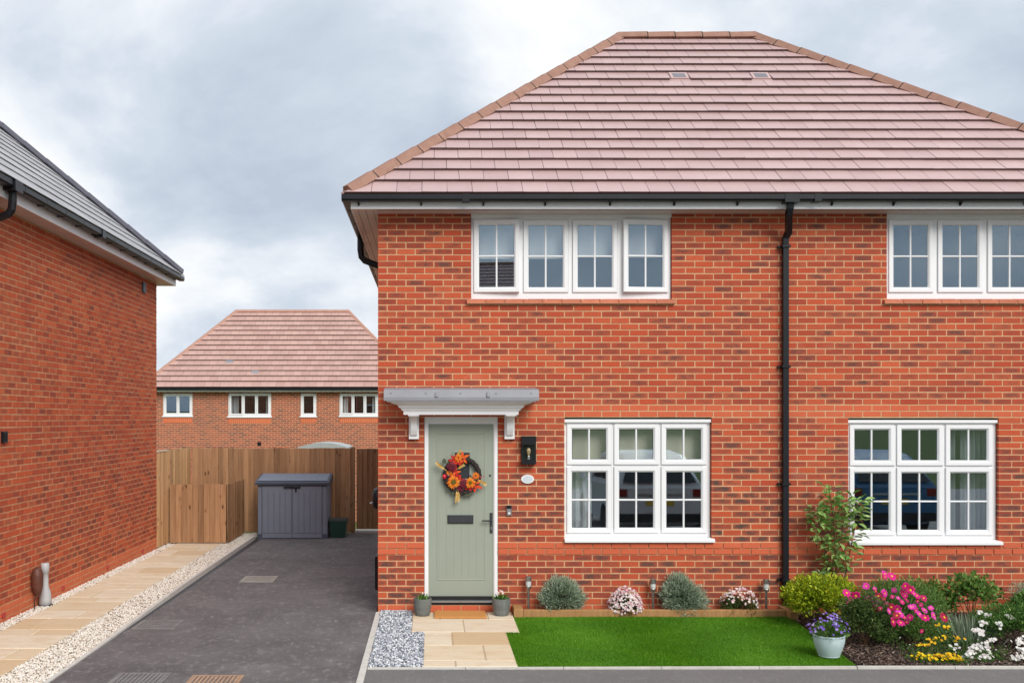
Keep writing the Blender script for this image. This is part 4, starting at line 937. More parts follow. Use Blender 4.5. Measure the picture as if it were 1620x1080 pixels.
# door canopy: lead-grey roof over stepped white cornice on two brackets
dcf = 11.45
cx0, cx1 = FX(607, dcf), FX(853, dcf); zt, zl = FZ(616, dcf), FZ(633.5, dcf)
m = MB(); m.extrude([(D - 0.003, zt + 0.035), (dcf + 0.05, zt + 0.004), (dcf + 0.035, zt - 0.002), (dcf + 0.010, zl + 0.042), (dcf - 0.004, zl + 0.036), (dcf - 0.004, zl), (dcf + 0.02, zl), (D - 0.003, zl + 0.002)], 'x', cx0, cx1)
can = add('canopy', m, MAT['lead'], house)
for px in (690.5, 772): 
    x = FX(px, dcf); add('lead_roll', MB().tube([(x, dcf - 0.004, zl + 0.036), (x, dcf + 0.006, zl + 0.052), (x, dcf + 0.024, zl + 0.085), (x, dcf + 0.06, zl + 0.10)], 0.019, 8), MAT['lead'], can)
for px in (618.5, 674, 729, 785, 841):
    x = FX(px, dcf); add('fixing', MB().box(x - 0.006, x + 0.006, dcf + 0.012, dcf + 0.03, zl + 0.083, zl + 0.095), MAT['alu'], can)
zb = FZ(655.5, dcf); hz = zl - zb
steps = [(0.035, 1.0), (0.035, 0.93), (0.075, 0.90), (0.082, 0.84), (0.115, 0.78), (0.155, 0.70), (0.165, 0.62), (0.172, 0.52), (0.195, 0.44), (0.21, 0.30), (0.225, 0.27), (0.225, 0.0)]
m = MB(); b0 = 0
for ins, fz in steps:
    z = zb + hz * fz - 0.001; m.v += [(cx0 + ins, D - 0.003, z), (cx0 + ins, dcf + ins * 0.75 - 0.012, z), (cx1 - ins, dcf + ins * 0.75 - 0.012, z), (cx1 - ins, D - 0.003, z)]
for k in range(len(steps) - 1):
    for j in range(3): a = 4 * k + j; m.f.append((a + 1, a, a + 4, a + 5)[::-1]); m.r.append((0, 0, 0)); m.uv.append([(0, 0)] * 4)
a = 4 * (len(steps) - 1); m.f.append((a, a + 1, a + 2, a + 3)[::-1]); m.r.append((0, 0, 0)); m.uv.append([(0, 0)] * 4)
add('cornice', m, MAT['white'], can)
for (pa, pb) in ((646.5, 662.5), (799.5, 815.5)):
    dd = 11.72; xa, xb = FX(pa, dd), FX(pb, dd); zb2 = FZ(694.5, dd); zt2 = zb - 0.002
    m = MB(); m.box(xa, xb, D - 0.06, D - 0.004, zb2, zt2)
    brk = add('canopy_bracket', m, MAT['white'], can)
    hh_ = zt2 - zb2; c = [(D - 0.0605, zb2 + 0.035)]
    for s_ in range(13):
        f = s_ / 12; c.append((D - 0.09 - 0.19 * f ** 1.8 - 0.018 * math.sin(f * 6.28), zb2 + 0.05 + (hh_ - 0.06) * f))
    c.append((D - 0.29, zt2 - 0.001)); c.append((D - 0.0605, zt2 - 0.001))
    m = MB(); m.extrude(c, 'x', xa + 0.022, xb - 0.022); add('scroll', m, MAT['white'], brk)
    m = MB(); m.box(xa - 0.004, xb + 0.004, D - 0.30, D - 0.0605, zt2 - 0.014, zt2 - 0.0015); add('cap', m, MAT['white'], brk)

# things fixed to the wall by the door
def oval(m, cx, cz, rx, rz, y0, y1, n=28):
    m.extrude([(cx + rx * math.cos(6.2832 * i / n), cz + rz * math.sin(6.2832 * i / n)) for i in range(n)], 'y', y0, y1); return m
pl = add('house_plaque', oval(MB(), FX(834.5), FZ(757.3), 0.077, 0.053, D - 0.016, D - 0.0), MAT['white'], label='small oval white house plaque on brick below wall lantern', cat='plaque')
add('plaque_face', oval(MB(), FX(834.5), FZ(757.3), 0.062, 0.040, D - 0.019, D - 0.0165), MAT['plaque'], pl)
db = add('doorbell', MB().cbox(FX(801.2), FX(809.2), D - 0.028, D - 0.0, FZ(815), FZ(798.5), 0.006), MAT['alu'], label='small black and silver doorbell beside the door frame', cat='doorbell')
add('camera_head', MB().cbox(FX(801.4), FX(809), D - 0.031, D - 0.0285, FZ(804), FZ(798.8), 0.002), MAT['black'], db)
bt = MB(); bt.lathe([(0.0, 0), (0.013, 0), (0.013, 0.003), (0.0, 0.004)], (0, 0, 0), 14); bt.v = [(FX(805.2) + x, D - 0.0285 - z, FZ(811) + y_) for x, y_, z in bt.v]; add('button', bt, MAT['white'], db)
lx0, lx1, lz0, lz1 = FX(824.2), FX(846.5), FZ(733.5), FZ(689.5)
lan = add('wall_lantern', MB().box(lx0, lx1, D - 0.02, D, lz0, lz1), MAT['black'], label='black box wall lantern with clear bulb beside front door', cat='lantern')
m = MB()
for (a, b) in ((lx0, lx0 + 0.010), (lx1 - 0.010, lx1)):
    for yy in ((D - 0.12, D - 0.11), (D - 0.0305, D - 0.0205)): m.box(a, b, yy[0], yy[1], lz0 + 0.06, lz1 - 0.10)
m.box(lx0, lx1, D - 0.12, D - 0.0205, lz1 - 0.0995, lz1); m.box(lx0, lx1, D - 0.12, D - 0.0205, lz0, lz0 + 0.0595)
add('cage', m, MAT['black'], lan)
m = MB(); m.box(lx0 + 0.004, lx1 - 0.004, D - 0.117, D - 0.114, lz0 + 0.0605, lz1 - 0.1005); add('front_glass', m, MAT['glass_lamp'], lan)
cxl, cyl = (lx0 + lx1) / 2, D - 0.07
blb = add('bulb', MB().lathe([(0.0, 0.075), (0.010, 0.078), (0.012, 0.095), (0.022, 0.125), (0.026, 0.15), (0.020, 0.172), (0.006, 0.182), (0.0, 0.183)], (cxl, cyl, lz0 + 0.015), 14), MAT['filament'], lan, smooth=True)
add('bulb_holder', MB().lathe([(0.016, 0.045), (0.016, 0.078), (0.010, 0.090)], (cxl, cyl, lz0 + 0.015), 12), MAT['alu'], lan)

# autumn wreath hung on the door
wc = (FX(731), yd - 0.05, FZ(752)); WR = 0.205
wreath = empty('door_wreath', (wc[0], yd, wc[2]), 'autumn wreath of orange sunflowers and red leaves on green door', 'wreath')
m = MB(); nseg = 40
for tw in range(3):
    pth = []
    for i in range(nseg + 1):
        a = 6.2832 * i / nseg; w_ = a * 7 + tw * 2.094; rr = WR + 0.017 * math.cos(w_); pth.append((wc[0] + rr * math.cos(a), wc[1] + 0.017 * math.sin(w_), wc[2] + rr * math.sin(a)))
    m.tube(pth, 0.017, 6)
add('braided_ring', m, simple('dark_braid', (0.028, 0.022, 0.022), (0.05, 0.04, 0.04), 60, 0.8, 0.2), wreath, smooth=True)
def petals(n, r0, r1, wd, layers=1, curl=0.25, cone=0.0, tone=None):
    """flat flower facing -y"""
    m = MB()
    for l in range(layers):
        f = 1 - 0.25 * l
        for i in range(n):
            a = 6.2832 * (i + 0.5 * l) / n + random.uniform(-0.1, 0.1); ca, sa = math.cos(a), math.sin(a); R1 = r1 * f * random.uniform(0.88, 1.08)
            def q(rad, off, h): return (ca * rad - sa * off, -h - 0.004 * l, sa * rad + ca * off)
            r = (random.random() if tone is None else min(1, max(0, tone + random.uniform(-0.12, 0.12))), 0, 0); mid = (r0 + R1) / 2
            m.face([q(r0, -wd * 0.3, 0), q(r0, wd * 0.3, 0), q(mid, wd * 0.5, curl * R1 * 0.4), q(mid, -wd * 0.5, curl * R1 * 0.4)], r)
            m.face([q(mid, -wd * 0.5, curl * R1 * 0.4), q(mid, wd * 0.5, curl * R1 * 0.4), q(R1, wd * 0.12, curl * R1 * 0.25), q(R1, -wd * 0.12, curl * R1 * 0.25)], r)
    return m
def disc(rad, y0, y1, n=14):
    return oval(MB(), 0, 0, rad, rad, y1, y0, n)
orange = leaf_mat('sunflower_orange', ((0.0, (0.62, 0.10, 0.01)), (1.0, (0.85, 0.30, 0.02))), 0.6, 0.15); redp = leaf_mat('autumn_red', ((0.0, (0.42, 0.012, 0.012)), (0.6, (0.72, 0.03, 0.015)), (1.0, (0.80, 0.16, 0.02))), 0.6, 0.15)
wine = leaf_mat('wine_red', ((0.0, (0.07, 0.004, 0.012)), (1.0, (0.19, 0.01, 0.03))), 0.6, 0.1); straw = leaf_mat('straw', ((0.0, (0.70, 0.42, 0.10)), (1.0, (0.85, 0.66, 0.28))), 0.7, 0.15); olive = leaf_mat('eucalyptus', ((0.0, (0.08, 0.10, 0.06)), (1.0, (0.17, 0.20, 0.12))), 0.7, 0.1)
ctr = simple('sunflower_centre', (0.16, 0.14, 0.02), (0.09, 0.06, 0.015), 80, 0.9, 0.1); berry = simple('berry_dark', (0.03, 0.015, 0.03), None, 20, 0.3, 0.5); redberry = simple('berry_red', (0.60, 0.01, 0.03), None, 20, 0.3, 0.5)
def wpt(zx, zy): return (FX(680 + zx / 6.35, yd - 0.06), FZ(690 + zy / 6.35, yd - 0.06))
def put(name, mb, mat, zx, zy, dy, parent=wreath, sub=None, rot=0.0):
    x, z = wpt(zx, zy); c, s_ = math.cos(rot), math.sin(rot)
    WS = 1.12; mb.v = [(x + WS * (p[0] * c - p[2] * s_), yd - dy + p[1] * WS, z + WS * (p[0] * s_ + p[2] * c)) for p in mb.v]; o = add(name, mb, mat, parent)
    if sub: d_ = sub[0]; d_.v = [(x + WS * p[0], yd - dy + p[1] * WS, z + WS * p[2]) for p in d_.v]; add('flower_centre', d_, sub[1], o)
    return o
put('sunflower', petals(17, 0.018, 0.073, 0.026, 2), orange, 238, 455, 0.10, sub=(disc(0.027, 0.004, -0.016), ctr)); put('sunflower', petals(15, 0.014, 0.060, 0.024, 2), orange, 405, 462, 0.10, sub=(disc(0.018, 0.004, -0.014), ctr))
put('orange_bloom', petals(9, 0.008, 0.042, 0.026, 2), orange, 460, 395, 0.085); put('orange_bloom', petals(8, 0.008, 0.045, 0.026, 2), orange, 285, 215, 0.085); put('orange_bloom', petals(8, 0.008, 0.035, 0.022, 2), orange, 195, 370, 0.08)
put('dahlia', petals(12, 0.004, 0.056, 0.03, 4, 0.6), wine, 215, 305, 0.095); put('dahlia', petals(12, 0.004, 0.056, 0.03, 4, 0.6), wine, 345, 470, 0.09); put('dahlia', petals(10, 0.004, 0.04, 0.03, 3, 0.6), wine, 305, 520, 0.075)
for (zx, zy, sz, rt) in ((330, 215, 0.075, 0.4), (262, 255, 0.07, 2.0), (245, 225, 0.06, 1.2), (260, 360, 0.06, 0.2), (455, 495, 0.08, -0.3), (400, 510, 0.06, -1.4), (300, 430, 0.05, 1.4), (240, 260, 0.065, 2.6), (300, 250, 0.05, 0.9), (270, 400, 0.05, 2.8), (215, 400, 0.05, 3.0)):
    m = petals(5, 0.0, sz, sz * 0.42, 1, 0.15); put('maple_leaf', m, redp, zx, zy, 0.075, rot=rt)
def wheat(L, n=15):
    m = MB()
    for i in range(n):
        f = i / n; s_ = 1 if i % 2 else -1; x = L * (0.25 + 0.75 * f); m.face([(x, -0.002, 0), (x + 0.012, -0.008, s_ * 0.012), (x + 0.034, -0.006, s_ * 0.008), (x + 0.016, -0.002, 0)], (random.random(), 0, 0)); m.face([(x, 0.004, 0), (x + 0.012, 0.004, s_ * 0.008), (x + 0.03, 0.0, s_ * 0.016), (x + 0.012, 0.006, s_ * 0.002)], (random.random(), 0, 0))
    m.box(0, L, -0.0015, 0.0015, -0.0015, 0.0015, (0.5, 0, 0)); return m
for (zx, zy, L, a) in ((165, 345, 0.13, 2.45), (270, 330, 0.075, 0.55), (262, 220, 0.085, 1.05), (275, 520, 0.135, -1.65), (285, 530, 0.11, -1.5), (480, 425, 0.085, -0.7), (470, 430, 0.10, -0.45), (170, 340, 0.11, 2.6)):
    put('wheat_ear', wheat(L), straw, zx, zy, 0.08, rot=a)
for (zx, zy, s_) in ((145, 248, 0.028), (205, 258, 0.036), (370, 575, 0.03), (412, 575, 0.026), (185, 525, 0.02), (235, 560, 0.024)): put('eucalyptus_leaf', oval(MB(), 0, 0, s_ * 0.8, s_, -0.003, 0.0, 14), olive, zx, zy, 0.065)
for (zx, zy, s_, mt) in ((145, 402, 0.026, redberry), (398, 398, 0.018, berry), (185, 398, 0.018, berry), (425, 420, 0.014, berry), (350, 255, 0.008, MAT['pollen']), (510, 410, 0.009, redberry), (540, 402, 0.008, redberry)):
    m = MB(); m.lathe([(0, -s_), (s_ * .7, -s_ * .7), (s_, 0), (s_ * .7, s_ * .7), (0, s_)], (0, 0, 0), 10); put('berry', m, mt, zx, zy, 0.08)

# black fittings on the side wall round the corner
eb = MB(); cx_, cz_ = HX0 - 0.0, FZ(788, 13.0)
eb.lathe([(0.0, 0.0), (0.145, 0.0), (0.145, 0.07), (0.125, 0.115), (0.06, 0.135), (0.0, 0.138)], (0, 0, 0), 20); eb.v = [(HX0 - 0.001 - z, 13.0 + x, cz_ + y_) for x, y_, z in eb.v]
hr = add('wall_box', eb, MAT['black'], label='round black wall box on side of house by the drive', cat='wall box', smooth=False)
add('spout', MB().tube([(HX0 - 0.13, 12.93, cz_ - 0.05), (HX0 - 0.16, 12.92, cz_ - 0.06)], 0.012, 8), MAT['alu'], hr)
mbx = add('meter_box', MB().box(HX0 - 0.045, HX0 - 0.0, 12.15, 12.55, FZ(930, 12.3), FZ(877, 12.3)), MAT['black'], label='slim black meter box low on side wall of house', cat='meter box')
add('meter_door', MB().box(HX0 - 0.053, HX0 - 0.0455, 12.17, 12.53, FZ(928, 12.3), FZ(879, 12.3)), MAT['black'], mbx)

# ------------------------------------------------------------------ neighbouring house on the left
nb = empty('neighbour_house', (-9.0, 13.0, 0), 'red brick house with slate grey tiled roof across the drive', 'house')
NY0, NY1, NZ = 8.5, 17.6, 4.72
sw = addmesh('side_wall', mesh('side_wall', wall_backing(NY0, NY1 - 0.004, -0.1, NZ + 0.02, [], 0.0035, 0.1), MAT['mortar']), nb, (XW, 0, 0)); sw.rotation_euler = (0, 0, R(90))
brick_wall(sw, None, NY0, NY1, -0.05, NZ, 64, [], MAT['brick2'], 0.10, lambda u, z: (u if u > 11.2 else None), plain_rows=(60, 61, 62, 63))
mb = MB(); mb.face([(XW - 0.1, NY1, -0.1), (-12.9, NY1, -0.1), (-12.9, NY1, NZ), (XW - 0.1, NY1, NZ)]); mb.face([(-12.9, NY0, -0.1), (XW - 0.1, NY0, -0.1), (XW - 0.1, NY0, NZ), (-12.9, NY0, NZ)]); add('end_wall', mb, MAT['brick_far'], nb)
mb = MB(); mb.face([(-12.9, NY1, -0.1), (-12.9, NY0, -0.1), (-12.9, NY0, NZ), (-12.9, NY1, NZ)]); add('far_wall', mb, MAT['brick_side'], nb)
hip_house_roof(nb, -13.25, -4.55, 8.1, 18.0, 4.93, 0.863, MAT['tile_grey'], MAT['hip_grey'], ['right'], 17, single=lambda c: c.y if c.y > 10.3 else None, clip=False, thick=0.014, lift=0.014)
m = MB(); m.box(-4.66, -4.64, 8.2, 17.93, 4.735, 4.89); m.box(-13.2, -4.6605, 17.91, 17.93, 4.735, 4.89); add('fascia', m, MAT['white_dull'], nb)
m = MB(); m.box(XW + 0.002, -4.6605, 8.2, 17.905, 4.738, 4.747); m.box(-13.2, XW + 0.0015, NY1 + 0.002, 17.905, 4.738, 4.747); add('soffit', m, MAT['soffit'], nb)
ng = add('gutter', MB().extrude(square_line(-4.575, 4.88, 0.112, 0.078), 'y', 7.9, 18.08), MAT['black'], nb)
for i in range(12): inst('gutter_bracket', sbr, ng, Matrix.Translation((-4.58, 11.0 + i * 0.62, 4.885)) @ Matrix.Rotation(math.pi, 4, 'Z') @ Matrix.Scale(1.15, 4))
add('gutter_union', MB().box(-4.64, -4.51, 13.55, 13.68, 4.825, 4.925), MAT['black'], ng)
ndp = add('downpipe', MB().tube([(-4.575, 10.78, 4.86), (-4.575, 10.78, 4.70), (-4.585, 10.78, 4.62), (-4.62, 10.78, 4.57), (-4.80, 10.78, 4.50), (-4.84, 10.78, 4.44), (-4.845, 10.78, 0.05)], 0.045, 10), MAT['black'], nb)
add('outlet', MB().box(-4.65, -4.50, 10.68, 10.88, 4.81, 4.93), MAT['black'], ndp)
m = MB(); m.box(XW + 0.001, XW + 0.02, 16.70, 16.88, 4.47, 4.65); vg = add('wall_vent', m, MAT['lid_grey'], nb)
for i in range(4): add('louvre', MB().box(XW + 0.0205, XW + 0.03, 16.715, 16.865, 4.485 + i * 0.04, 4.505 + i * 0.04), MAT['black'], vg)
for yv in (11.3, 13.12, 14.93, 16.76): add('weep_vent', MB().cbox(-0.05, 0.05, 0, 0.05, 0.05, 0.115, 0.004), MAT['red_vent'], nb)
for o in [o for o in nb.children if o.name.startswith('weep_vent')]:
    pass
wv = [o for o in nb.children if o.name.startswith('weep_vent')]
for o, yv in zip(wv, (11.3, 13.12, 14.93, 16.76)): o.rotation_euler = (0, 0, R(90)); o.location = Vector((XW - 0.018, yv, 0.085)) - wpos(nb)
wl = add('wall_light', MB().box(XW + 0.0, XW + 0.03, 11.23, 11.35, 2.06, 2.19), MAT['black'], label='small black wall light on neighbouring side wall', cat='wall light')
add('lens', MB().box(XW + 0.0305, XW + 0.035, 11.25, 11.33, 2.08, 2.17), MAT['seal'], wl)
# soil pipe boot and padded tap cover
gp = MB(); gp.lathe([(0.075, 0.0), (0.075, 0.09), (0.07, 0.16), (0.042, 0.25), (0.04, 0.33), (0.04, 0.42), (0.05, 0.425), (0.05, 0.53), (0.045, 0.535), (0.0, 0.535)], (XW + 0.085, 12.30, 0.0), 18)
gpo = add('drain_pipe', gp, MAT['grey_plastic'], label='short flared grey drain pipe standing at foot of neighbouring wall', cat='drain pipe', smooth=True)
add('collar', MB().lathe([(0.084, 0.0), (0.088, 0.01), (0.084, 0.02), (0.0, 0.02)], (XW + 0.092, 12.30, 0.0), 18), MAT['black'], gpo)
m = MB(); pr = [(0.0, 0.0), (0.05, 0.02), (0.075, 0.12), (0.08, 0.25), (0.06, 0.33), (0.02, 0.36), (0.0, 0.36)]
m.lathe([(r_, z) for r_, z in pr], (0, 0, 0), 14); m.v = [(XW + 0.075 + x * 0.9, 12.08 + y_ * 0.9, 0.16 + z) for x, y_, z in m.v]
tcv = add('tap_cover', m, MAT['brown_cover'], label='dark brown padded tap cover hanging on neighbouring brick wall', cat='tap cover', smooth=True)
add('drawstring', MB().tube([(XW + 0.06, 12.06, 0.17), (XW + 0.05, 12.06, 0.10), (XW + 0.045, 12.07, 0.01)], 0.006, 6), MAT['seal'], tcv)

# ------------------------------------------------------------------ far house beyond the fence
fh = empty('far_house', (-5.5, 39.5, -1.55), 'distant brick house with pinkish tiled hip roof beyond the fence', 'house')
FD = 36.8; FWX0, FWX1, FZE = -10.45, -0.65, 3.40
hip_house_roof(fh, -10.75, -0.36, 36.5, 42.42, 3.44, 1.045, MAT['tile_far'], MAT['hip_far'], ['front'], 15, thick=0.042, lift=0.05, single=lambda c: (abs(c.x + 5.8) if 235 < 682 + F * c.x / c.y < 610 else None), clip=False)
fwins = [((258, 304.5), 622, 657.5, 2), ((361, 429), 621.5, 658.5, 3), ((475.5, 500.5), 622, 658, 1), ((537, 598.5), 622, 657.5, 3)]
fholes = [(FX(a, FD), FX(b, FD), FZ(y2, FD), FZ(y1, FD)) for (a, b), y1, y2, _ in fwins]
bk = wall_backing(FWX0, FWX1, -1.6, FZE, fholes, FD, 0.06); add('front_wall', bk, MAT['brick_far'], fh)
mb = MB(); mb.face([(FWX0, FD, -1.6), (FWX0, 42.2, -1.6), (FWX0, 42.2, FZE), (FWX0, FD, FZE)]); mb.face([(FWX1, FD, -1.6), (FWX1, 42.2, -1.6), (FWX1, 42.2, FZE), (FWX1, FD, FZE)]); mb.face([(FWX0, 42.2, -1.6), (FWX1, 42.2, -1.6), (FWX1, 42.2, FZE), (FWX0, 42.2, FZE)]); add('side_wall', mb, MAT['brick_side'], fh)
add('fascia', MB().box(-10.7, -0.4, 36.53, 36.56, 3.30, 3.42), MAT['white_dull'], fh)
add('soffit', MB().box(-10.7, -0.4, 36.5605, FD - 0.002, 3.305, 3.315), MAT['white_dull'], fh)
add('gutter', MB().extrude(square_line(36.47, 3.40, 0.11, 0.08), 'x', -10.8, -0.3), MAT['black'], fh)
dark_in = simple('dark_room', (0.05, 0.045, 0.045), None, 2, 0.9, 0.1)
for ((a, b), y1, y2, n), (hx0, hx1, hz0, hz1) in zip(fwins, fholes):
    yf = FD + 0.02; m = MB(); m.ring(hx0 + 0.002, hx1 - 0.002, hz0 + 0.002, hz1 - 0.002, [(0, yf + 0.06), (0, yf), (0.06, yf), (0.06, yf + 0.06)])
    win = add('window', m, MAT['white'], fh)
    w1 = (hx1 - hx0 - 0.12) / n
    for i in range(n):
        p0 = hx0 + 0.06 + i * w1; ye = yf - (0.025 if (n == 3 and i == 0) else 0.0)
        m = MB(); m.ring(p0 + 0.004, p0 + w1 - 0.004, hz0 + 0.05, hz1 - 0.05, [(0, yf + 0.05), (0, ye - 0.012), (0.045, ye - 0.012), (0.055, ye + 0.02)]); add('sash', m, MAT['white'], win)
        m = MB(); m.box(p0 + 0.058, p0 + w1 - 0.058, yf + 0.025, yf + 0.03, hz0 + 0.105, hz1 - 0.105); add('pane', m, MAT['glass'], win)
    add('sill', MB().box(hx0 - 0.03, hx1 + 0.03, FD - 0.05, FD + 0.05, hz0 - 0.045, hz0 + 0.0015), MAT['white'], win)
    m = MB(); m.box(hx0 - 0.1, hx1 + 0.1, yf + 1.2, yf + 1.21, hz0 - 0.3, hz1 + 0.05); m.box(hx0 - 0.1, hx1 + 0.1, yf + 0.09, yf + 1.2, hz0 - 0.3, hz0 - 0.29); add('room', m, dark_in, fh)
    # soldier course below each window
    ns = round((hx1 - hx0) / 0.075); sc_ = add('soldier_course', MB().box(hx0 + 0.005, hx1 - 0.005, FD - 0.004, FD + 0.03, hz0 - 0.27, hz0 - 0.052), MAT['mortar'], fh)
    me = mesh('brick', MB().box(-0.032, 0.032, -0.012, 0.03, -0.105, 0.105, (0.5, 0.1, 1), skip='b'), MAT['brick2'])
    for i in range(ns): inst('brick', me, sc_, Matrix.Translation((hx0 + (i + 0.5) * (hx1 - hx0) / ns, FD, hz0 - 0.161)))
for (xa, xb, k, lb) in ((362, 376, 0, 'pale curtain on shed-less left side of open three-light distant window'), (417, 429, 0, 'pale curtain against single-light side of open three-light distant window'), (537.5, 550, 1, 'white curtain on single-light side of distant window by house corner'), (586, 598, 1, 'white curtain on brick corner side of distant window by house corner')):
    a, b = FX(xa, FD), FX(xb, FD); curtain(a + 0.06, b, FZ(655, FD), FZ(624, FD), FD + 0.2, MAT['curtain_w' if k else 'curtain'], lb.replace('shed-less left', 'two-light window'), 2)['group'] = 'curtains in distant windows'
add('air_vent', MB().cbox(FX(407.5, FD), FX(413, FD), FD - 0.03, FD, FZ(704.5, FD), FZ(699, FD), 0.005), MAT['black'], fh)
for (px, py) in ((363, 576), (404, 590.5)):
    t_ = (613 - py) / 123.0; d_ = 36.5 + 2.96 * t_ * 1.02; k_ = Vector((0, -1.08, 1)).normalized(); M = Matrix.Translation(Vector((FX(px, d_), 36.5 + (d_ - 36.5), 3.44 + 1.045 * (d_ - 36.5))) + k_ * 0.03) @ Matrix.Rotation(math.atan(1.08), 4, 'X')
    inst('roof_vent', mesh('roof_vent', MB().box(-0.14, 0.14, -0.13, 0.13, 0.0, 0.045), MAT['lead']), fh, M)
# low curved shed roof just showing over the fence
m = MB(); shd = 26.0; xs0, xs1 = FX(470, shd), FX(550, shd); zsh = FZ(708, shd)
pr = [(xs0 + (xs1 - xs0) * i / 14, zsh - 0.03 + 0.16 * math.sin(math.pi * min(1, (i / 14) * 0.9 + 0.05)) ** 0.8) for i in range(15)]
m.extrude(pr + [(xs1 - 0.05, -0.9), (xs0 + 0.05, -0.9)], 'y', shd, shd + 1.6)
add('garden_shed', m, MAT['shed'], label='low pale curved shed roof showing just above the back fence', cat='shed')

# ------------------------------------------------------------------ fences
def board_run(parent, p0, p1, z0, z1, mat, bw=0.105, lap=0.008, jit=0.006, facing=1):
    p0, p1 = Vector((*p0, 0)), Vector((*p1, 0)); L = (p1 - p0).length; n = max(2, round(L / bw)); w_ = L / n; u = (p1 - p0) / L; nrm = Vector((u.y, -u.x, 0)) * facing
    hgt = z1 - z0; mb = MB(); mb.extrude([(-w_ / 2 - lap, 0.000), (w_ / 2, 0.004), (w_ / 2, 0.032), (-w_ / 2 - lap, 0.008)], 'z', 0, hgt)
    if facing < 0: mb.v = [(x, y_, z) for x, y_, z in mb.v]
    me = mesh('board', mb, mat); M = Matrix((u.to_4d(), (-nrm if False else nrm).to_4d(), (0, 0, 1, 0), (0, 0, 0, 1))).transposed()
    for i in range(3): M[3][i] = 0
    if M.to_3x3().determinant() < 0:
        pass
    for i in range(n):
        m = M.copy(); m.translation = p0 + u * ((i + 0.5) * w_) + Vector((0, 0, z0 + random.uniform(-jit, jit))) + nrm * random.uniform(0, 0.002); inst('board', me, parent, m)
FYB = 20.12
bf = empty('back_fence', (-3.5, FYB, 0), 'brown close-board timber fence across the end of the drive', 'fence')
xg = FX(563, FYB)
board_run(bf, (-4.86, FYB), (xg - 0.01, FYB), 0.02, FZ(708.5, FYB), MAT['fence'])
for z in (0.35, 0.95, 1.5): add('rail', MB().box(-4.86, xg - 0.02, FYB + 0.005, FYB + 0.06, z, z + 0.07), MAT['fence'], bf)
add('post', MB().box(xg - 0.11, xg - 0.02, FYB + 0.061, FYB + 0.15, -0.05, 1.74), MAT['fence'], bf)
add('post', MB().box(-4.85, -4.76, FYB + 0.061, FYB + 0.15, -0.05, 1.74), MAT['fence'], bf)
gt = empty('side_gate', (-1.1, FYB, 0.06), 'dark brown board gate between back fence and brick house', 'gate')
board_run(gt, (xg + 0.02, FYB + 0.03), (-0.66, FYB + 0.03), 0.075, FZ(709.5, FYB), MAT['fence'])
for z in (0.3, 0.9, 1.45): add('ledge', MB().box(xg + 0.04, -0.68, FYB + 0.035, FYB + 0.065, z, z + 0.1), MAT['fence'], gt)
add('gate_step', MB().box(xg - 0.02, -0.645, FYB - 0.05, FYB + 0.25, -0.05, 0.045), MAT['concrete'], label='pale concrete step under the dark board gate', cat='step')
sf = empty('side_fence', (XW, 18.9, 0), 'pale timber fence running from neighbouring wall to back fence', 'fence')
board_run(sf, (XW - 0.02, 17.64), (XW - 0.02, 18.42), 0.02, 1.72, MAT['fence_pale'])
board_run(sf, (XW - 0.03, 18.53), (XW - 0.03, 20.10), 0.02, 1.74, MAT['fence_pale'])
add('post', MB().box(XW - 0.09, XW + 0.02, 18.425, 18.52, -0.05, 1.62), MAT['fence'], sf)
for z in (0.4, 1.4): add('rail', MB().box(XW - 0.10, XW - 0.035, 17.64, 18.42, z, z + 0.06), MAT['fence'], sf)
add('capping', MB().box(XW - 0.06, XW + 0.012, 17.62, 18.42, 1.7265, 1.75), simple('pale_capping', (0.62, 0.53, 0.42), None, 12, 0.8, 0.2), sf)
bs = empty('bin_screen', (-4.3, 19.0, 0), 'low brown board bin screen standing at the end of path', 'screen')
BX0, BX1, BY0, BY1, BZ = -4.84, -3.785, 18.32, 19.82, 1.11
board_run(bs, (BX0, BY0), (BX1 - 0.02, BY0), 0.03, BZ, MAT['fence']); board_run(bs, (BX1, BY0 + 0.01), (BX1, BY1), 0.03, BZ, wood_mat('fence_mid', (0.40, 0.225, 0.115), (0.29, 0.15, 0.075)))
add('post', MB().box(BX1 - 0.10, BX1 - 0.03, BY0 + 0.03, BY0 + 0.10, -0.02, BZ - 0.02), MAT['fence'], bs); add('post', MB().box(BX0, BX0 + 0.07, BY0 + 0.03, BY0 + 0.10, -0.02, BZ - 0.02), MAT['fence'], bs); add('post', MB().box(BX1 - 0.10, BX1 - 0.03, BY1 - 0.08, BY1 - 0.01, -0.02, BZ - 0.02), MAT['fence'], bs)
for z in (0.25, 0.8): add('rail', MB().box(BX0 + 0.072, BX1 - 0.102, BY0 + 0.01, BY0 + 0.06, z, z + 0.06), MAT['fence'], bs)

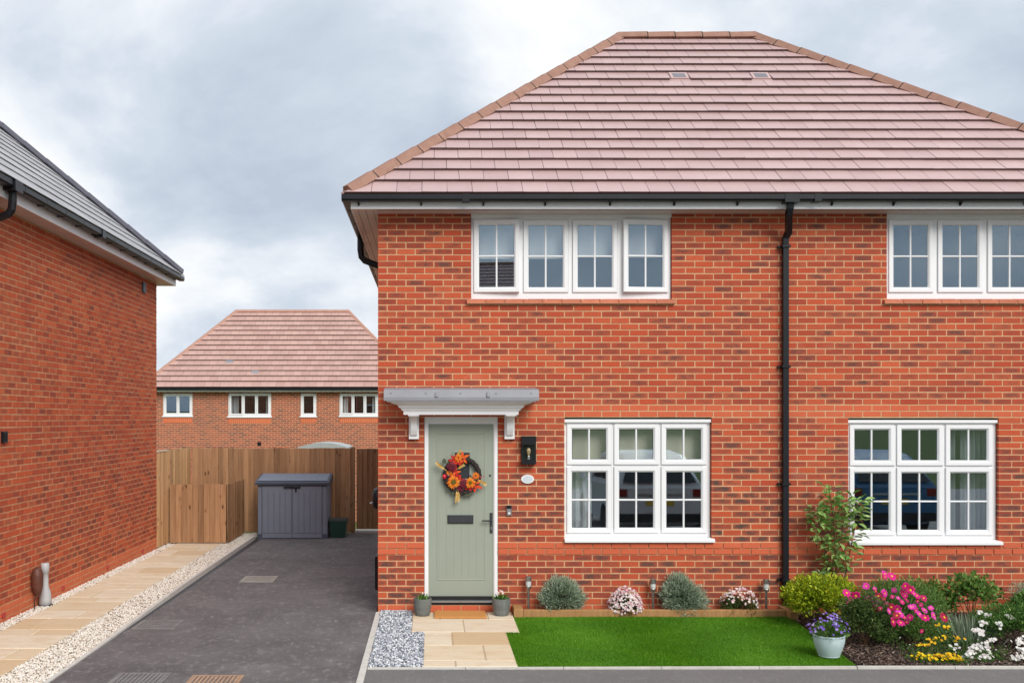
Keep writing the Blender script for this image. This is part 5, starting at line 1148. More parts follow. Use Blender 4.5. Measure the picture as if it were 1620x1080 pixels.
# ------------------------------------------------------------------ storage box and recycling box
SY = 19.1; sx0, sx1 = FX(407.5, SY), FX(517.5, SY); S = SY / F
sb = empty('storage_box', ((sx0 + sx1) / 2, SY + 0.38, 0), 'grey plastic storage box with dark sloping lid by fence', 'storage box')
zl0 = FZ(767, SY); yb = SY + 0.78
add('body', MB().box(sx0, sx1, SY + 0.03, yb, 0.03, zl0), MAT['box_grey'], sb)
add('base', MB().box(sx0 - 0.012, sx1 + 0.012, SY + 0.012, yb + 0.01, 0.0, 0.085), MAT['box_dark'], sb)
xm = FX(462, SY); da, db_ = FX(414.5, SY), FX(509.5, SY)
for (a, b) in ((da, xm - 0.004), (xm + 0.004, db_)):
    dr = add('door', MB().cbox(a, b, SY, SY + 0.0295, 0.015, zl0 - 0.012, 0.008), MAT['box_grey'], sb)
    n = 5; wv_ = (b - a - 0.02) / n; me = mesh('rib', MB().cbox(-wv_ / 2 + 0.006, wv_ / 2 - 0.006, -0.010, -0.0005, 0.11, zl0 - 0.12, 0.006), MAT['box_grey'])
    for i in range(n): inst('rib', me, dr, Matrix.Translation((a + 0.01 + (i + 0.5) * wv_, SY, 0)))
for a in (sx0 + 0.002, db_ + 0.008): add('corner_panel', MB().cbox(a, a + 0.075, SY + 0.008, SY + 0.0295, 0.087, zl0 - 0.02, 0.008), MAT['box_grey'], sb)
zf = FZ(765.5, SY); lid = MB(); lx0_, lx1_ = FX(404, SY), FX(520.5, SY)
lid.extrude([(SY - 0.04, zf - 0.012), (SY - 0.045, zf + 0.03), (SY - 0.02, zf + 0.05), (yb - 0.05, zf + 0.165), (yb + 0.02, zf + 0.16), (yb + 0.02, zf - 0.0)], 'x', lx0_, lx1_)
ld = add('lid', lid, MAT['box_dark'], sb)
m = MB(); sp_ = (0.115) / (yb - 0.03 - SY); q0, q1 = SY + 0.01, yb - 0.08; m.face([(lx0_ + 0.04, q0, zf + 0.066), (lx1_ - 0.04, q0, zf + 0.066), (lx1_ - 0.04, q1, zf + 0.169), (lx0_ + 0.04, q1, zf + 0.169)]); add('lid_panel', m, MAT['box_grey'], ld)
add('latch', MB().cbox(FX(449, SY), FX(475.5, SY), SY - 0.03, SY - 0.0005, zl0 - 0.055, zl0 - 0.03, 0.004), MAT['black'], sb)
add('padlock', MB().box(FX(467, SY), FX(469.5, SY), SY - 0.028, SY - 0.006, zl0 - 0.13, zl0 - 0.0555), MAT['black'], sb)
rx0, rx1 = FX(521, 19.25), FX(548, 19.25); ry0, ry1 = 19.25, 19.62; m = MB()
m.v = [(rx0 + 0.03, ry0 + 0.02, 0.0), (rx1 - 0.03, ry0 + 0.02, 0.0), (rx1 - 0.03, ry1 - 0.02, 0.0), (rx0 + 0.03, ry1 - 0.02, 0.0), (rx0, ry0, 0.34), (rx1, ry0, 0.34), (rx1, ry1, 0.34), (rx0, ry1, 0.34)]
for q in ((0, 1, 5, 4), (1, 2, 6, 5), (2, 3, 7, 6), (3, 0, 4, 7), (3, 2, 1, 0)): m.f.append(q); m.r.append((0, 0, 0)); m.uv.append([(0, 0)] * 4)
rb = add('recycling_box', m, MAT['box_green'], label='dark green recycling box with lid beside grey storage box', cat='recycling box')
m = MB(); m.box(rx0 - 0.012, rx1 + 0.012, ry0 - 0.012, ry1 + 0.012, 0.325, 0.345); m.box(rx0 + 0.02, rx1 - 0.02, ry0 + 0.02, ry1 - 0.02, 0.3455, 0.362); add('lid', m, MAT['lid_grey'], rb)
for xx in (rx0 - 0.02, rx1 + 0.0125): add('lid_clip', MB().box(xx, xx + 0.012, ry0 + 0.13, ry0 + 0.24, 0.30, 0.39), MAT['lid_grey'], rb)

# ------------------------------------------------------------------ plants
def leaf_arrays(P0, Dr, L, W, tone, up=None):
    n = len(P0); Dr = Dr / np.linalg.norm(Dr, axis=1, keepdims=True)
    rd = rng.normal(size=(n, 3)); S_ = np.cross(Dr, rd); S_ /= np.linalg.norm(S_, axis=1, keepdims=True) + 1e-9
    L = L[:, None]; W = W[:, None]; Nn = np.cross(S_, Dr)
    V = np.stack([P0, P0 + Dr * L * 0.45 + S_ * W * 0.5 + Nn * W * 0.12, P0 + Dr * L - Nn * W * 0.1, P0 + Dr * L * 0.45 - S_ * W * 0.5 + Nn * W * 0.12], 1)
    return V.reshape(-1, 3), np.arange(n * 4).reshape(-1, 4), np.stack([tone, tone, tone], 1)
def join_arrays(parts):
    Vs, Fs, Rs, b = [], [], [], 0
    for V, Fc, r in parts: Vs.append(V); Fs.append(Fc + b); Rs.append(r); b += len(V)
    return np.concatenate(Vs), np.concatenate(Fs), np.concatenate(Rs)
def lumpy(n, c, rad, k=26, lump=0.34, low=-0.15, shell=0.55):
    """points with outward directions spread through a lumpy mound"""
    a = rng.normal(size=(k, 3)); a /= np.linalg.norm(a, axis=1, keepdims=True); a[:, 2] = np.where(a[:, 2] < low, -a[:, 2] * 0.6, a[:, 2])
    cen = a * (1 - lump) * rng.uniform(0.75, 1.05, (k, 1)); i = rng.integers(0, k, n)
    d = rng.normal(size=(n, 3)); d /= np.linalg.norm(d, axis=1, keepdims=True); rr = lump * rng.uniform(shell, 1.0, (n, 1)) ** 0.6 * rng.uniform(0.8, 1.25, (n, 1))
    p = cen[i] + d * rr; out = p / (np.linalg.norm(p, axis=1, keepdims=True) + 1e-6)
    rr_ = np.linalg.norm(p, axis=1)
    return np.array(c) + p * np.array(rad), out, rr_
def plant(name, label, cat, loc, group=None): return empty(name, loc, label, cat, group)
def foliage(root, name, arr, mat): 
    V, Fc, r = arr; o = addmesh(name, tri_mesh(name, V - np.array(wpos(root)), Fc, mat, r), root, tuple(wpos(root))); o['kind'] = 'stuff'; return o
def stems(root, base, tips, rad=0.006, mat=None, name='stem'):
    m = MB()
    for t_ in tips:
        b = Vector(base) + Vector((random.uniform(-.03, .03), random.uniform(-.03, .03), 0)); t_ = Vector(t_); mid = (b + t_) / 2 + Vector((random.uniform(-.03, .03), random.uniform(-.03, .03), random.uniform(0, .04)))
        m.tube([b, mid, t_], [rad, rad * 0.75, rad * 0.4], 5)
    return add(name, m, mat or MAT['stem'], root)

def bush(name, label, cat, c, rad, n, ll, lw, mat, low=-0.35, k=26, lump=0.34, upbias=0.35, rand=0.7, group=None, tonebias=0.0, stemtips=8):
    base = (c[0], c[1], 0.0); root = plant(name, label, cat, base, group)
    p, out, rr = lumpy(n, c, rad, k, lump, low); keep = p[:, 2] > 0.015; p, out, rr = p[keep], out[keep], rr[keep]; n = len(p)
    d = out + rng.normal(size=(n, 3)) * rand + np.array([0, 0, upbias]); tone = np.clip(rng.normal(0.45 + tonebias, 0.2, n) + 0.35 * (rr - 0.8), 0, 1)  # tone lightens outwards: shading of the bush put into the leaf colour
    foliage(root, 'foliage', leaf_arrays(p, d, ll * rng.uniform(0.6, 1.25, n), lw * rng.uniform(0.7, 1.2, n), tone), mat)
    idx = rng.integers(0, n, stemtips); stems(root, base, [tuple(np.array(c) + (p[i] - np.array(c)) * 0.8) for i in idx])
    return root, p, out, rr
def blossoms(root, name, pts, dirs, size, mat, petals_n=5, tone=None):
    n = len(pts); parts = []
    D_ = dirs / np.linalg.norm(dirs, axis=1, keepdims=True); a = rng.normal(size=(n, 3)); U = np.cross(D_, a); U /= np.linalg.norm(U, axis=1, keepdims=True); W_ = np.cross(D_, U)
    t0 = rng.random(n) if tone is None else tone; s_ = size * rng.uniform(0.7, 1.2, n)[:, None]
    for k in range(petals_n):
        an = 6.2832 * k / petals_n; e_ = U * math.cos(an) + W_ * math.sin(an); f_ = -U * math.sin(an) + W_ * math.cos(an)
        V = np.stack([pts, pts + e_ * s_ * 0.6 + f_ * s_ * 0.45 + D_ * s_ * 0.25, pts + e_ * s_ + D_ * s_ * 0.2, pts + e_ * s_ * 0.6 - f_ * s_ * 0.45 + D_ * s_ * 0.25], 1)
        t_ = np.clip(t0 + rng.normal(0, 0.15, n), 0, 1); parts.append((V.reshape(-1, 3), np.arange(n * 4).reshape(-1, 4), np.stack([t_] * 3, 1)))
    return foliage(root, name, join_arrays(parts), mat)

# silver mounds in the sleeper bed
def silver(cx, half, zt, label):
    root = plant('silver_shrub', label, 'shrub', (cx, 11.76, 0.03), 'silver shrubs in the sleeper bed'); n = 11000
    p, d, s_ = lumpy(n, (cx, 11.74, 0.16), (half * 1.06, 0.20, zt - 0.18), 26, 0.40, -0.6, 0.15); p[:, 2] += 0.05 * np.sin((p[:, 0] - cx) * 9 + cx * 5) * (p[:, 2] > 0.2); s_ = s_[:, None]
    p[:, 2] = np.maximum(p[:, 2], 0.035); p[:, 1] = np.minimum(p[:, 1], 11.87)
    dd = d + rng.normal(size=(n, 3)) * 0.45 + np.array([0, -0.1, 0.45]); tone = np.clip(rng.normal(0.5, 0.2, n) + 0.5 * (s_[:, 0] - 0.85), 0, 1)  # inner leaves toned darker, the mound's shading painted into them
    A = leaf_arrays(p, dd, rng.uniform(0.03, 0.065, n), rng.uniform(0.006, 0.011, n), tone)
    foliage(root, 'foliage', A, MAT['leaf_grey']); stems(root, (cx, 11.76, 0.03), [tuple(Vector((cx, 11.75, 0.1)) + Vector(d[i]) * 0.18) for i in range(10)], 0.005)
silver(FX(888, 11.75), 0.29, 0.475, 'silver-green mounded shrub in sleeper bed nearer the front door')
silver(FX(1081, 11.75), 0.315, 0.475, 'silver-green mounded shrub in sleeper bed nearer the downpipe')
# blush flower mounds
def blush(cx, half, zt, label, nf, bias):
    c = (cx, 11.73, 0.05); root, p, out, rr = bush('flower_mound', label, 'flowers', c, (half, 0.19, zt - 0.05), 2300, 0.028, 0.014, MAT['leaf_dark'], low=0.0, k=18, group='flower mounds in the sleeper bed')
    q = rng.normal(size=(nf, 3)); q[:, 2] = np.abs(q[:, 2]) + bias; q[:, 1] = -np.abs(q[:, 1]) * 0.8 + 0.25 * rng.normal(size=nf); q /= np.linalg.norm(q, axis=1, keepdims=True)
    pp = np.array(c) + q * np.array([half, 0.19, zt - 0.05]) * rng.uniform(0.97, 1.08, (nf, 1))
    blossoms(root, 'blossom', pp, q + rng.normal(size=(nf, 3)) * 0.3 + np.array([0, -0.3, 0.2]), 0.0155, MAT['petal_blush'], 6)
blush(FX(988.5, 11.73), 0.205, 0.325, 'round mound covered in blush white flowers between silver shrubs', 330, 0.0)
blush(FX(1169.5, 11.73), 0.235, 0.32, 'flower mound with blush flowers only round its top edge', 130, 0.6)
# solar stake lights
def solar(px, pt, label):
    x, y_, zt = FX(px, 11.80), 11.80, FZ(pt, 11.80); root = empty('solar_light', (x, y_, 0.03), label, 'garden light', 'solar stake lights along the wall')
    add('stake', MB().tube([(x, y_, 0.0), (x, y_, zt - 0.135)], 0.0155, 10), MAT['steel'], root, smooth=False)
    add('collar', MB().lathe([(0.016, 0), (0.034, 0.008), (0.036, 0.03), (0.034, 0.036), (0.0, 0.036)], (x, y_, zt - 0.15), 14), MAT['steel'], root)
    add('lens', MB().lathe([(0.030, 0), (0.033, 0.02), (0.031, 0.05), (0.031, 0.06)], (x, y_, zt - 0.114), 14), MAT['plastic_clear'], root)
    add('cap', MB().lathe([(0.036, 0), (0.036, 0.05), (0.032, 0.054), (0.0, 0.054)], (x, y_, zt - 0.054), 14), MAT['steel'], root)
solar(836, 911, 'steel solar stake light at door end of sleeper bed'); solar(1033, 915, 'steel solar stake light in middle of sleeper bed'); solar(1212, 915.5, 'steel solar stake light beside the black downpipe')

# pots by the door, mat
def grey_pot(px, label, nl, pink):
    x, y_ = FX(px, 11.66), 11.66; root = empty('plant_pot', (x, y_, 0.016), label, 'plant pot', 'ribbed grey pots beside the door')
    prof = [(0.082, 0.0), (0.094, 0.03), (0.102, 0.09), (0.106, 0.10), (0.104, 0.112), (0.108, 0.12), (0.107, 0.185), (0.105, 0.2), (0.095, 0.2), (0.093, 0.17), (0.0, 0.168)]
    m = MB(); n = 48
    for r_, z in prof:
        for k in range(n):
            a = 6.2832 * k / n; rr = r_ * (1 - (0.022 if (k % 4 in (0,)) and 0.01 < z < 0.18 and r_ > 0.09 else 0)); m.v.append((x + rr * math.cos(a), y_ + rr * math.sin(a), 0.016 + z))
    for i in range(len(prof) - 1):
        for k in range(n): k2 = (k + 1) % n; m.f.append((i * n + k, i * n + k2, (i + 1) * n + k2, (i + 1) * n + k)); m.r.append((0, 0, 0)); m.uv.append([(0, 0)] * 4)
    add('pot', m, MAT['pot_grey'], root); add('soil', MB().lathe([(0.0, 0.0), (0.093, 0.0), (0.0, 0.004)], (x, y_, 0.188), 20), MAT['soil'], root)
    p = np.stack([x + rng.normal(0, 0.03, nl), y_ + rng.normal(0, 0.03, nl), np.full(nl, 0.19)], 1); d = np.stack([rng.normal(0, 0.35, nl), rng.normal(0, 0.35, nl), np.ones(nl)], 1)
    foliage(root, 'foliage', leaf_arrays(p, d, rng.uniform(0.05, 0.10, nl), rng.uniform(0.012, 0.022, nl), rng.random(nl) * 0.9), MAT['leaf_glossy' if False else 'leaf_green'])
    q = np.stack([x + rng.normal(0, 0.035, pink), y_ + rng.normal(0, 0.03, pink), rng.uniform(0.26, 0.30, pink)], 1); blossoms(root, 'blossom', q, np.tile([0.0, -0.6, 0.8], (pink, 1)) + rng.normal(0, 0.3, (pink, 3)), 0.014, MAT['petal_blush'], 5)
grey_pot(668.5, 'ribbed grey pot with small sprout on chippings side of door', 34, 2); grey_pot(793, 'ribbed grey pot with fuller sprouts on lawn side of door', 80, 6)
mt = MB(); ax, bx = FX(687, 11.72), FX(768, 11.72); c = 0.008
lo = [(ax, 11.46, 0.017), (bx, 11.45, 0.017), (bx, 11.83, 0.017), (ax, 11.84, 0.017)]; hi = [(p[0], p[1], 0.035) for p in lo]; ti = [(lo[0][0] + c, lo[0][1] + c, 0.038), (lo[1][0] - c, lo[1][1] + c, 0.038), (lo[2][0] - c, lo[2][1] - c, 0.038), (lo[3][0] + c, lo[3][1] - c, 0.038)]
mt.face(ti)
for i in range(4): k = (i + 1) % 4; mt.face([lo[i], lo[k], hi[k], hi[i]]); mt.face([hi[i], hi[k], ti[k], ti[i]])
add('doormat', mt, MAT['coir'], label='plain tan coir doormat in front of green door', cat='doormat')

# border planting
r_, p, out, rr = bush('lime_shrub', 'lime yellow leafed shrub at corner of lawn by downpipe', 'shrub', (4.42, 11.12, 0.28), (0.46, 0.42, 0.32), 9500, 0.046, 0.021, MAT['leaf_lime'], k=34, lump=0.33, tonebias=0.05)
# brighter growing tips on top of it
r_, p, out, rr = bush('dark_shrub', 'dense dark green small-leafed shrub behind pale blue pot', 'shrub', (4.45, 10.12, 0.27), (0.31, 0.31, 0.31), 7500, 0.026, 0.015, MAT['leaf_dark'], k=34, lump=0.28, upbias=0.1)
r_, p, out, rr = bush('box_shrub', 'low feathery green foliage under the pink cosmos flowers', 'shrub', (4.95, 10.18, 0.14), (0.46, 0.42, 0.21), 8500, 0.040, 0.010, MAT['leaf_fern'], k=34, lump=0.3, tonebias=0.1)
# photinia climbing in front of the wall: every leaf its own piece
ph = plant('tall_evergreen', 'tall thin glossy evergreen shrub beside lower window frame', 'shrub', (4.74, 11.70, 0))
lv = []
for i in range(10):
    L_, W_ = 0.125, 0.056; m = MB(); tn = (random.uniform(0.25, 0.94) if i != 9 else 0.972, 0, 0) if i < 10 else (0.99, 0, 0); z = [0, 0.012, 0.010, -0.012]
    for s_ in (-1, 1): m.face([(0, 0, 0), (L_ * 0.35, s_ * W_ * 0.5, 0.012), (L_ * 0.72, s_ * W_ * 0.38, 0.008), (L_, 0, -0.014), (L_ * 0.5, 0, -0.004)][:: s_], tn)
    lv.append(mesh('leaf', m, MAT['leaf_glossy']))
canes = [((4.72, 11.72, 0), (4.74, 11.70, 0.5), (4.60, 11.68, 1.05), (4.56, 11.66, 1.28)), ((4.76, 11.70, 0), (4.80, 11.68, 0.5), (4.76, 11.66, 1.15), (4.70, 11.66, 1.56)), ((4.80, 11.70, 0), (4.92, 11.68, 0.55), (5.02, 11.66, 1.10), (5.02, 11.64, 1.38)), ((4.74, 11.72, 0), (4.66, 11.68, 0.4), (4.84, 11.64, 0.9), (4.90, 11.62, 1.42))]
for cn in canes:
    add('stem', MB().tube(cn, [0.011, 0.009, 0.006, 0.003], 6), MAT['stem'], ph)
    pts = [Vector(q) for q in cn]
    for j in range(125):
        f = random.uniform(0.08 if random.random() < 0.25 else 0.33, 1.0) * 3; k = min(2, int(f)); q = pts[k].lerp(pts[k + 1], f - k)
        a = random.uniform(0, 6.28); el = random.uniform(-0.5, 0.8); off = Vector((math.cos(a) * math.cos(el), math.sin(a) * math.cos(el) * 0.7 - 0.25, math.sin(el))).normalized()
        q = q + off * random.uniform(0.0, 0.10); q.y = min(q.y, 11.80)
        rot = off.to_track_quat('X', 'Z').to_matrix().to_4x4() @ Matrix.Rotation(random.uniform(-0.7, 0.7), 4, 'X')
        inst('leaf', random.choice(lv), ph, Matrix.Translation(q) @ rot @ Matrix.Scale(random.uniform(0.6, 1.05), 4))
# cosmos
co = plant('pink_cosmos', 'feathery bush of magenta pink cosmos flowers below window', 'flowers', (5.12, 10.75, 0))
n = 9500; a = rng.normal(size=(n, 3)); a /= np.linalg.norm(a, axis=1, keepdims=True); p = np.array([5.14, 10.85, 0.28]) + a * rng.uniform(0.2, 1.0, (n, 1)) ** 0.6 * np.array([0.50, 0.46, 0.28]); p[:, 2] = np.maximum(p[:, 2], 0.02)
foliage(co, 'foliage', leaf_arrays(p, rng.normal(size=(n, 3)) * 0.6 + np.array([0, -0.1, 0.7]), rng.uniform(0.04, 0.10, n), rng.uniform(0.005, 0.010, n), rng.random(n) * 0.9), MAT['leaf_fern'])
fl = [mesh('flower', petals(8, 0.004, 0.047, 0.036, 1, 0.22 + 0.1 * _ % 0.5, tone=[0.05, 0.9, 0.5, 0.75, 0.25, 1.0, 0.6, 0.4][_]), MAT['pink']) for _ in range(8)]; fc = mesh('flower_centre', disc(0.010, 0.004, -0.008, 10), MAT['pollen'])
random.seed(21)
spots = [(1341, 938), (1347, 945), (1388, 925), (1416, 930), (1427, 950), (1408, 970), (1440, 964), (1450, 944), (1468, 972), (1397, 965), (1432, 975), (1417, 958), (1385, 943), (1364, 925), (1397, 915), (1388, 932), (1395, 937), (1402, 936), (1409, 943), (1423, 937), (1432, 930), (1397, 904 + 4), (1410, 918), (1438, 936), (1444, 941), (1436, 948), (1404, 956), (1413, 962), (1391, 960), (1435, 958), (1449, 958), (1445, 966), (1460, 947), (1462, 956), (1463, 963), (1443, 973), (1478, 972), (1486, 976), (1464, 979), (1419, 977), (1412, 983), (1425, 984), (1458, 999), (1436, 982), (1420, 950), (1370, 945), (1352, 941), (1380, 950), (1430, 942), (1471, 966), (1425, 965), (1456, 970), (1400, 944), (1452, 951)]
stm = MB()
for i, (px, py) in enumerate(spots):
    d = 10.62 - (py - 905) * 0.0100 + random.uniform(-0.10, 0.06); q = P(px, py, d)
    nrm = Vector((random.uniform(-0.9, 0.8), -1, random.uniform(-0.3, 1.3))).normalized(); q += Vector((random.gauss(0, 0.02), 0, random.gauss(0, 0.02))); rot = nrm.to_track_quat('-Y', 'Z').to_matrix().to_4x4() @ Matrix.Rotation(random.uniform(0, 6), 4, 'Y')
    o = inst('flower', random.choice(fl), co, Matrix.Translation(q) @ rot @ Matrix.Scale(random.choice((0.5, 0.7, 0.85, 0.95, 1.05, 1.15)) * random.uniform(0.9, 1.1), 4)); c_ = bpy.data.objects.new('flower_centre', fc); col.objects.link(c_); c_.parent = o
    stm.tube([(5.12 + random.uniform(-.2, .2), 10.75 + random.uniform(-.2, .2), 0.02), tuple(q * 0.6 + Vector((5.12, 10.8, 0.05)) * 0.4), tuple(q)], [0.004, 0.003, 0.002], 4)
add('stem', stm, MAT['leaf_fern'], co)
# pale blue pot of purple flowers
px_, py_ = FX(1311.5, 9.66), 9.66
bp = empty('flower_pot', (px_, py_, 0.01), 'pale blue woven pot of purple flowers on the lawn', 'plant pot')
m = MB(); prof = [(0.085, 0.0), (0.10, 0.01)]
for i in range(16): f = i / 15; rr_ = 0.10 + 0.048 * math.sin(f * 1.5); prof += [(rr_ - 0.0012, 0.015 + f * 0.175), (rr_ + 0.0012, 0.0205 + f * 0.175)]
prof += [(0.152, 0.205), (0.152, 0.218), (0.140, 0.218), (0.135, 0.18), (0.0, 0.178)]
m.lathe(prof, (px_, py_, 0.01), 36); add('pot', m, MAT['pot_blue'], bp, smooth=False); add('soil', MB().lathe([(0, 0), (0.135, 0), (0, 0.003)], (px_, py_, 0.2), 24), MAT['soil'], bp)
n = 620; a = rng.normal(size=(n, 3)); a[:, 2] = np.abs(a[:, 2]) * 0.9; a /= np.linalg.norm(a, axis=1, keepdims=True); p = np.array([px_, py_, 0.21]) + a * rng.uniform(0.3, 1.0, (n, 1)) * np.array([0.17, 0.15, 0.14])
foliage(bp, 'foliage', leaf_arrays(p, a + rng.normal(size=(n, 3)) * 0.5 + np.array([0, -0.1, 0.2]), rng.uniform(0.035, 0.06, n), rng.uniform(0.012, 0.02, n), np.clip(rng.normal(0.55, 0.2, n), 0, 0.9)), MAT['leaf_green'])
nf = 60; a = rng.normal(size=(nf, 3)); a[:, 2] = np.abs(a[:, 2]) + 0.45; a[:, 1] -= 0.5; a /= np.linalg.norm(a, axis=1, keepdims=True); p = np.array([px_, py_, 0.22]) + a * np.array([0.20, 0.16, 0.20]) * rng.uniform(0.85, 1.1, (nf, 1))
blossoms(bp, 'blossom', p, a + np.array([0, -0.6, 0.3]), 0.0155, MAT['petal_purple'], 6)
# yellow bedding
def bedding(name, label, mat, spots, hgt, leaf, fsize, d0, base, grp=None, nf=9):
    root = plant(name, label, 'flowers', base, grp); ps, ds = [], []; L_ = []
    for (px, py, dd) in spots:
        q = P(px, py, dd); q.z = max(q.z, 0.05)
        for k in range(nf): ps.append((q.x + random.gauss(0, 0.022), q.y + random.gauss(0, 0.02), q.z + random.gauss(0, 0.012))); ds.append((random.gauss(0, 0.4), -0.5 + random.gauss(0, 0.3), 0.8))
        for k in range(70): f = random.random(); L_.append((q.x + random.gauss(0, 0.045), q.y + random.gauss(0, 0.045) + 0.02, max(0.012, q.z * f - 0.01)))
    blossoms(root, 'blossom', np.array(ps), np.array(ds), fsize, mat, 5); L_ = np.array(L_); n = len(L_)
    foliage(root, 'foliage', leaf_arrays(L_, rng.normal(size=(n, 3)) * 0.6 + np.array([0, -0.2, 0.6]), rng.uniform(0.02, 0.045, n), rng.uniform(0.006, 0.012, n), np.clip(rng.normal(0.4, 0.2, n), 0, 0.9)), leaf)
bedding('yellow_flowers', 'low clump of bright yellow flowers at front of border', MAT['yellow'], [(1490, 1037, 9.45), (1497, 1040, 9.45), (1504, 1035, 9.5), (1505, 1044, 9.42), (1512, 1046, 9.42), (1520, 1049, 9.40), (1498, 1046, 9.4), (1474, 1051, 9.4), (1484, 1039, 9.5), (1516, 1042, 9.45)], 0.1, MAT['leaf_green'], 0.017, 9.5, (5.0, 9.45, 0))
bedding('yellow_flowers', 'loose yellow flower stems under the pink cosmos', MAT['yellow'], [(1491, 989, 9.75), (1497, 993, 9.75), (1494, 1007, 9.7), (1513, 1008, 9.75), (1517, 1012, 9.75), (1483, 1010, 9.7), (1459, 1021, 9.6), (1465, 1018, 9.6), (1476, 1017, 9.65), (1448, 1037, 9.5), (1455, 1034, 9.5), (1473, 1039, 9.5), (1462, 1040, 9.5)], 0.2, MAT['leaf_green'], 0.015, 9.7, (5.0, 9.7, 0), nf=6)
# lavender-like spikes
lvd = plant('spiky_herb', 'upright grey-green spiky herb between yellow and white flowers', 'herb', (5.52, 10.15, 0)); n = 900
p = np.stack([5.52 + rng.normal(0, 0.11, n), 10.15 + rng.normal(0, 0.09, n), rng.uniform(0.0, 0.16, n)], 1); foliage(lvd, 'foliage', leaf_arrays(p, np.stack([(p[:, 0] - 5.52) * 2.2, (p[:, 1] - 10.15) * 1.5, np.full(n, 1.0)], 1) + rng.normal(0, 0.12, (n, 3)), rng.uniform(0.12, 0.24, n), rng.uniform(0.005, 0.009, n), rng.random(n) * 0.6), MAT['leaf_grey'])
# rose-like shrubs against the wall, sparse
r_, p, out, rr = bush('rose_bush', 'sparse rose bush with reddish leaves against wall under window', 'shrub', (6.22, 11.40, 0.26), (0.40, 0.28, 0.30), 1100, 0.06, 0.036, MAT['leaf_green'], k=24, lump=0.3, rand=0.9, tonebias=0.2)
r_, p, out, rr = bush('rose_bush', 'thin leggy rose bush behind the pink cosmos', 'shrub', (5.68, 11.35, 0.24), (0.32, 0.26, 0.29), 750, 0.05, 0.03, MAT['leaf_green'], k=20, lump=0.3, rand=0.9, tonebias=0.22)
r_, p, out, rr = bush('leafy_shrub', 'fresh green leafy shrub at far end of border', 'shrub', (6.70, 10.70, 0.24), (0.42, 0.42, 0.29), 5500, 0.042, 0.022, MAT['leaf_green'], k=30, lump=0.3)
r_, p, out, rr = bush('grey_shrub', 'hazy blue-grey shrub by wall at far end of border', 'shrub', (7.05, 11.45, 0.25), (0.34, 0.3, 0.30), 3600, 0.04, 0.006, MAT['leaf_grey'], k=30, lump=0.32, upbias=0.8)
wr, p, out, rr = bush('white_flower_shrub', 'spreading green shrub dotted with white flowers at border front', 'shrub', (6.05, 10.05, 0.19), (0.58, 0.52, 0.28), 9500, 0.03, 0.014, MAT['leaf_green'], k=40, lump=0.27, tonebias=-0.05)
wf = [(1549, 968), (1557, 972), (1594, 974), (1598, 977), (1540, 996), (1546, 995), (1565, 1011), (1607, 1012), (1613, 1016), (1618, 1014), (1612, 1025), (1616, 1028), (1611, 1037), (1603, 1047), (1550, 1000), (1579, 988), (1556, 984), (1620, 1006)]
ps, ds = [], []
for (px, py) in wf:
    d = max(9.42, 10.15 - (py - 960) * 0.0105); q = P(px, py, d); q.z = max(q.z, 0.06)
    for k in range(8): ps.append((q.x + random.gauss(0, 0.019), q.y - 0.02 + random.gauss(0, 0.015), q.z + random.gauss(0, 0.012))); ds.append((random.gauss(0, 0.4), -0.8, 0.7))
blossoms(wr, 'blossom', np.array(ps), np.array(ds), 0.019, MAT['petal_white'], 5)
bedding('white_flowers', 'low clump of white flowers beside the spiky herb', MAT['petal_white'], [(1534, 1032, 9.6), (1540, 1025, 9.65), (1546, 1020, 9.7), (1553, 1024, 9.65), (1559, 1020, 9.7), (1561, 1029, 9.6), (1556, 1041, 9.5), (1563, 1038, 9.5), (1532, 1038, 9.55), (1548, 1028, 9.6), (1555, 1047, 9.45), (1511, 1024, 9.7)], 0.1, MAT['leaf_green'], 0.019, 9.6, (5.4, 9.6, 0), nf=8)
bedding('ground_cover', 'low green ground cover between cosmos and white flowers', MAT['petal_white'], [(1530, 1008, 9.95), (1500, 1000, 10.0), (1545, 1012, 9.9), (1575, 1030, 9.65), (1585, 1040, 9.5), (1590, 1022, 9.7), (1515, 1030, 9.7), (1440, 1020, 9.8), (1425, 1012, 9.9)], 0.1, MAT['leaf_green'], 0.010, 9.8, (5.5, 9.85, 0), nf=1)
# loose small leaves and creeping foliage on the mulch
n = 420; p = np.stack([rng.uniform(4.4, 6.6, n), rng.uniform(9.4, 11.4, n), np.full(n, 0.02)], 1); addmesh('leaf_litter', tri_mesh('leaf_litter', *leaf_arrays(p, rng.normal(size=(n, 3)) * np.array([1, 1, 0.15]), rng.uniform(0.02, 0.045, n), rng.uniform(0.008, 0.016, n), rng.random(n)), ) if False else tri_mesh('leaf_litter', *(lambda A: (A[0], A[1], MAT['leaf_green'], A[2]))(leaf_arrays(p, rng.normal(size=(n, 3)) * np.array([1, 1, 0.15]), rng.uniform(0.02, 0.045, n), rng.uniform(0.008, 0.016, n), rng.random(n)))), None, (0, 0, 0), label='small fallen leaves scattered over the bark mulch', cat='leaves', kind='stuff')

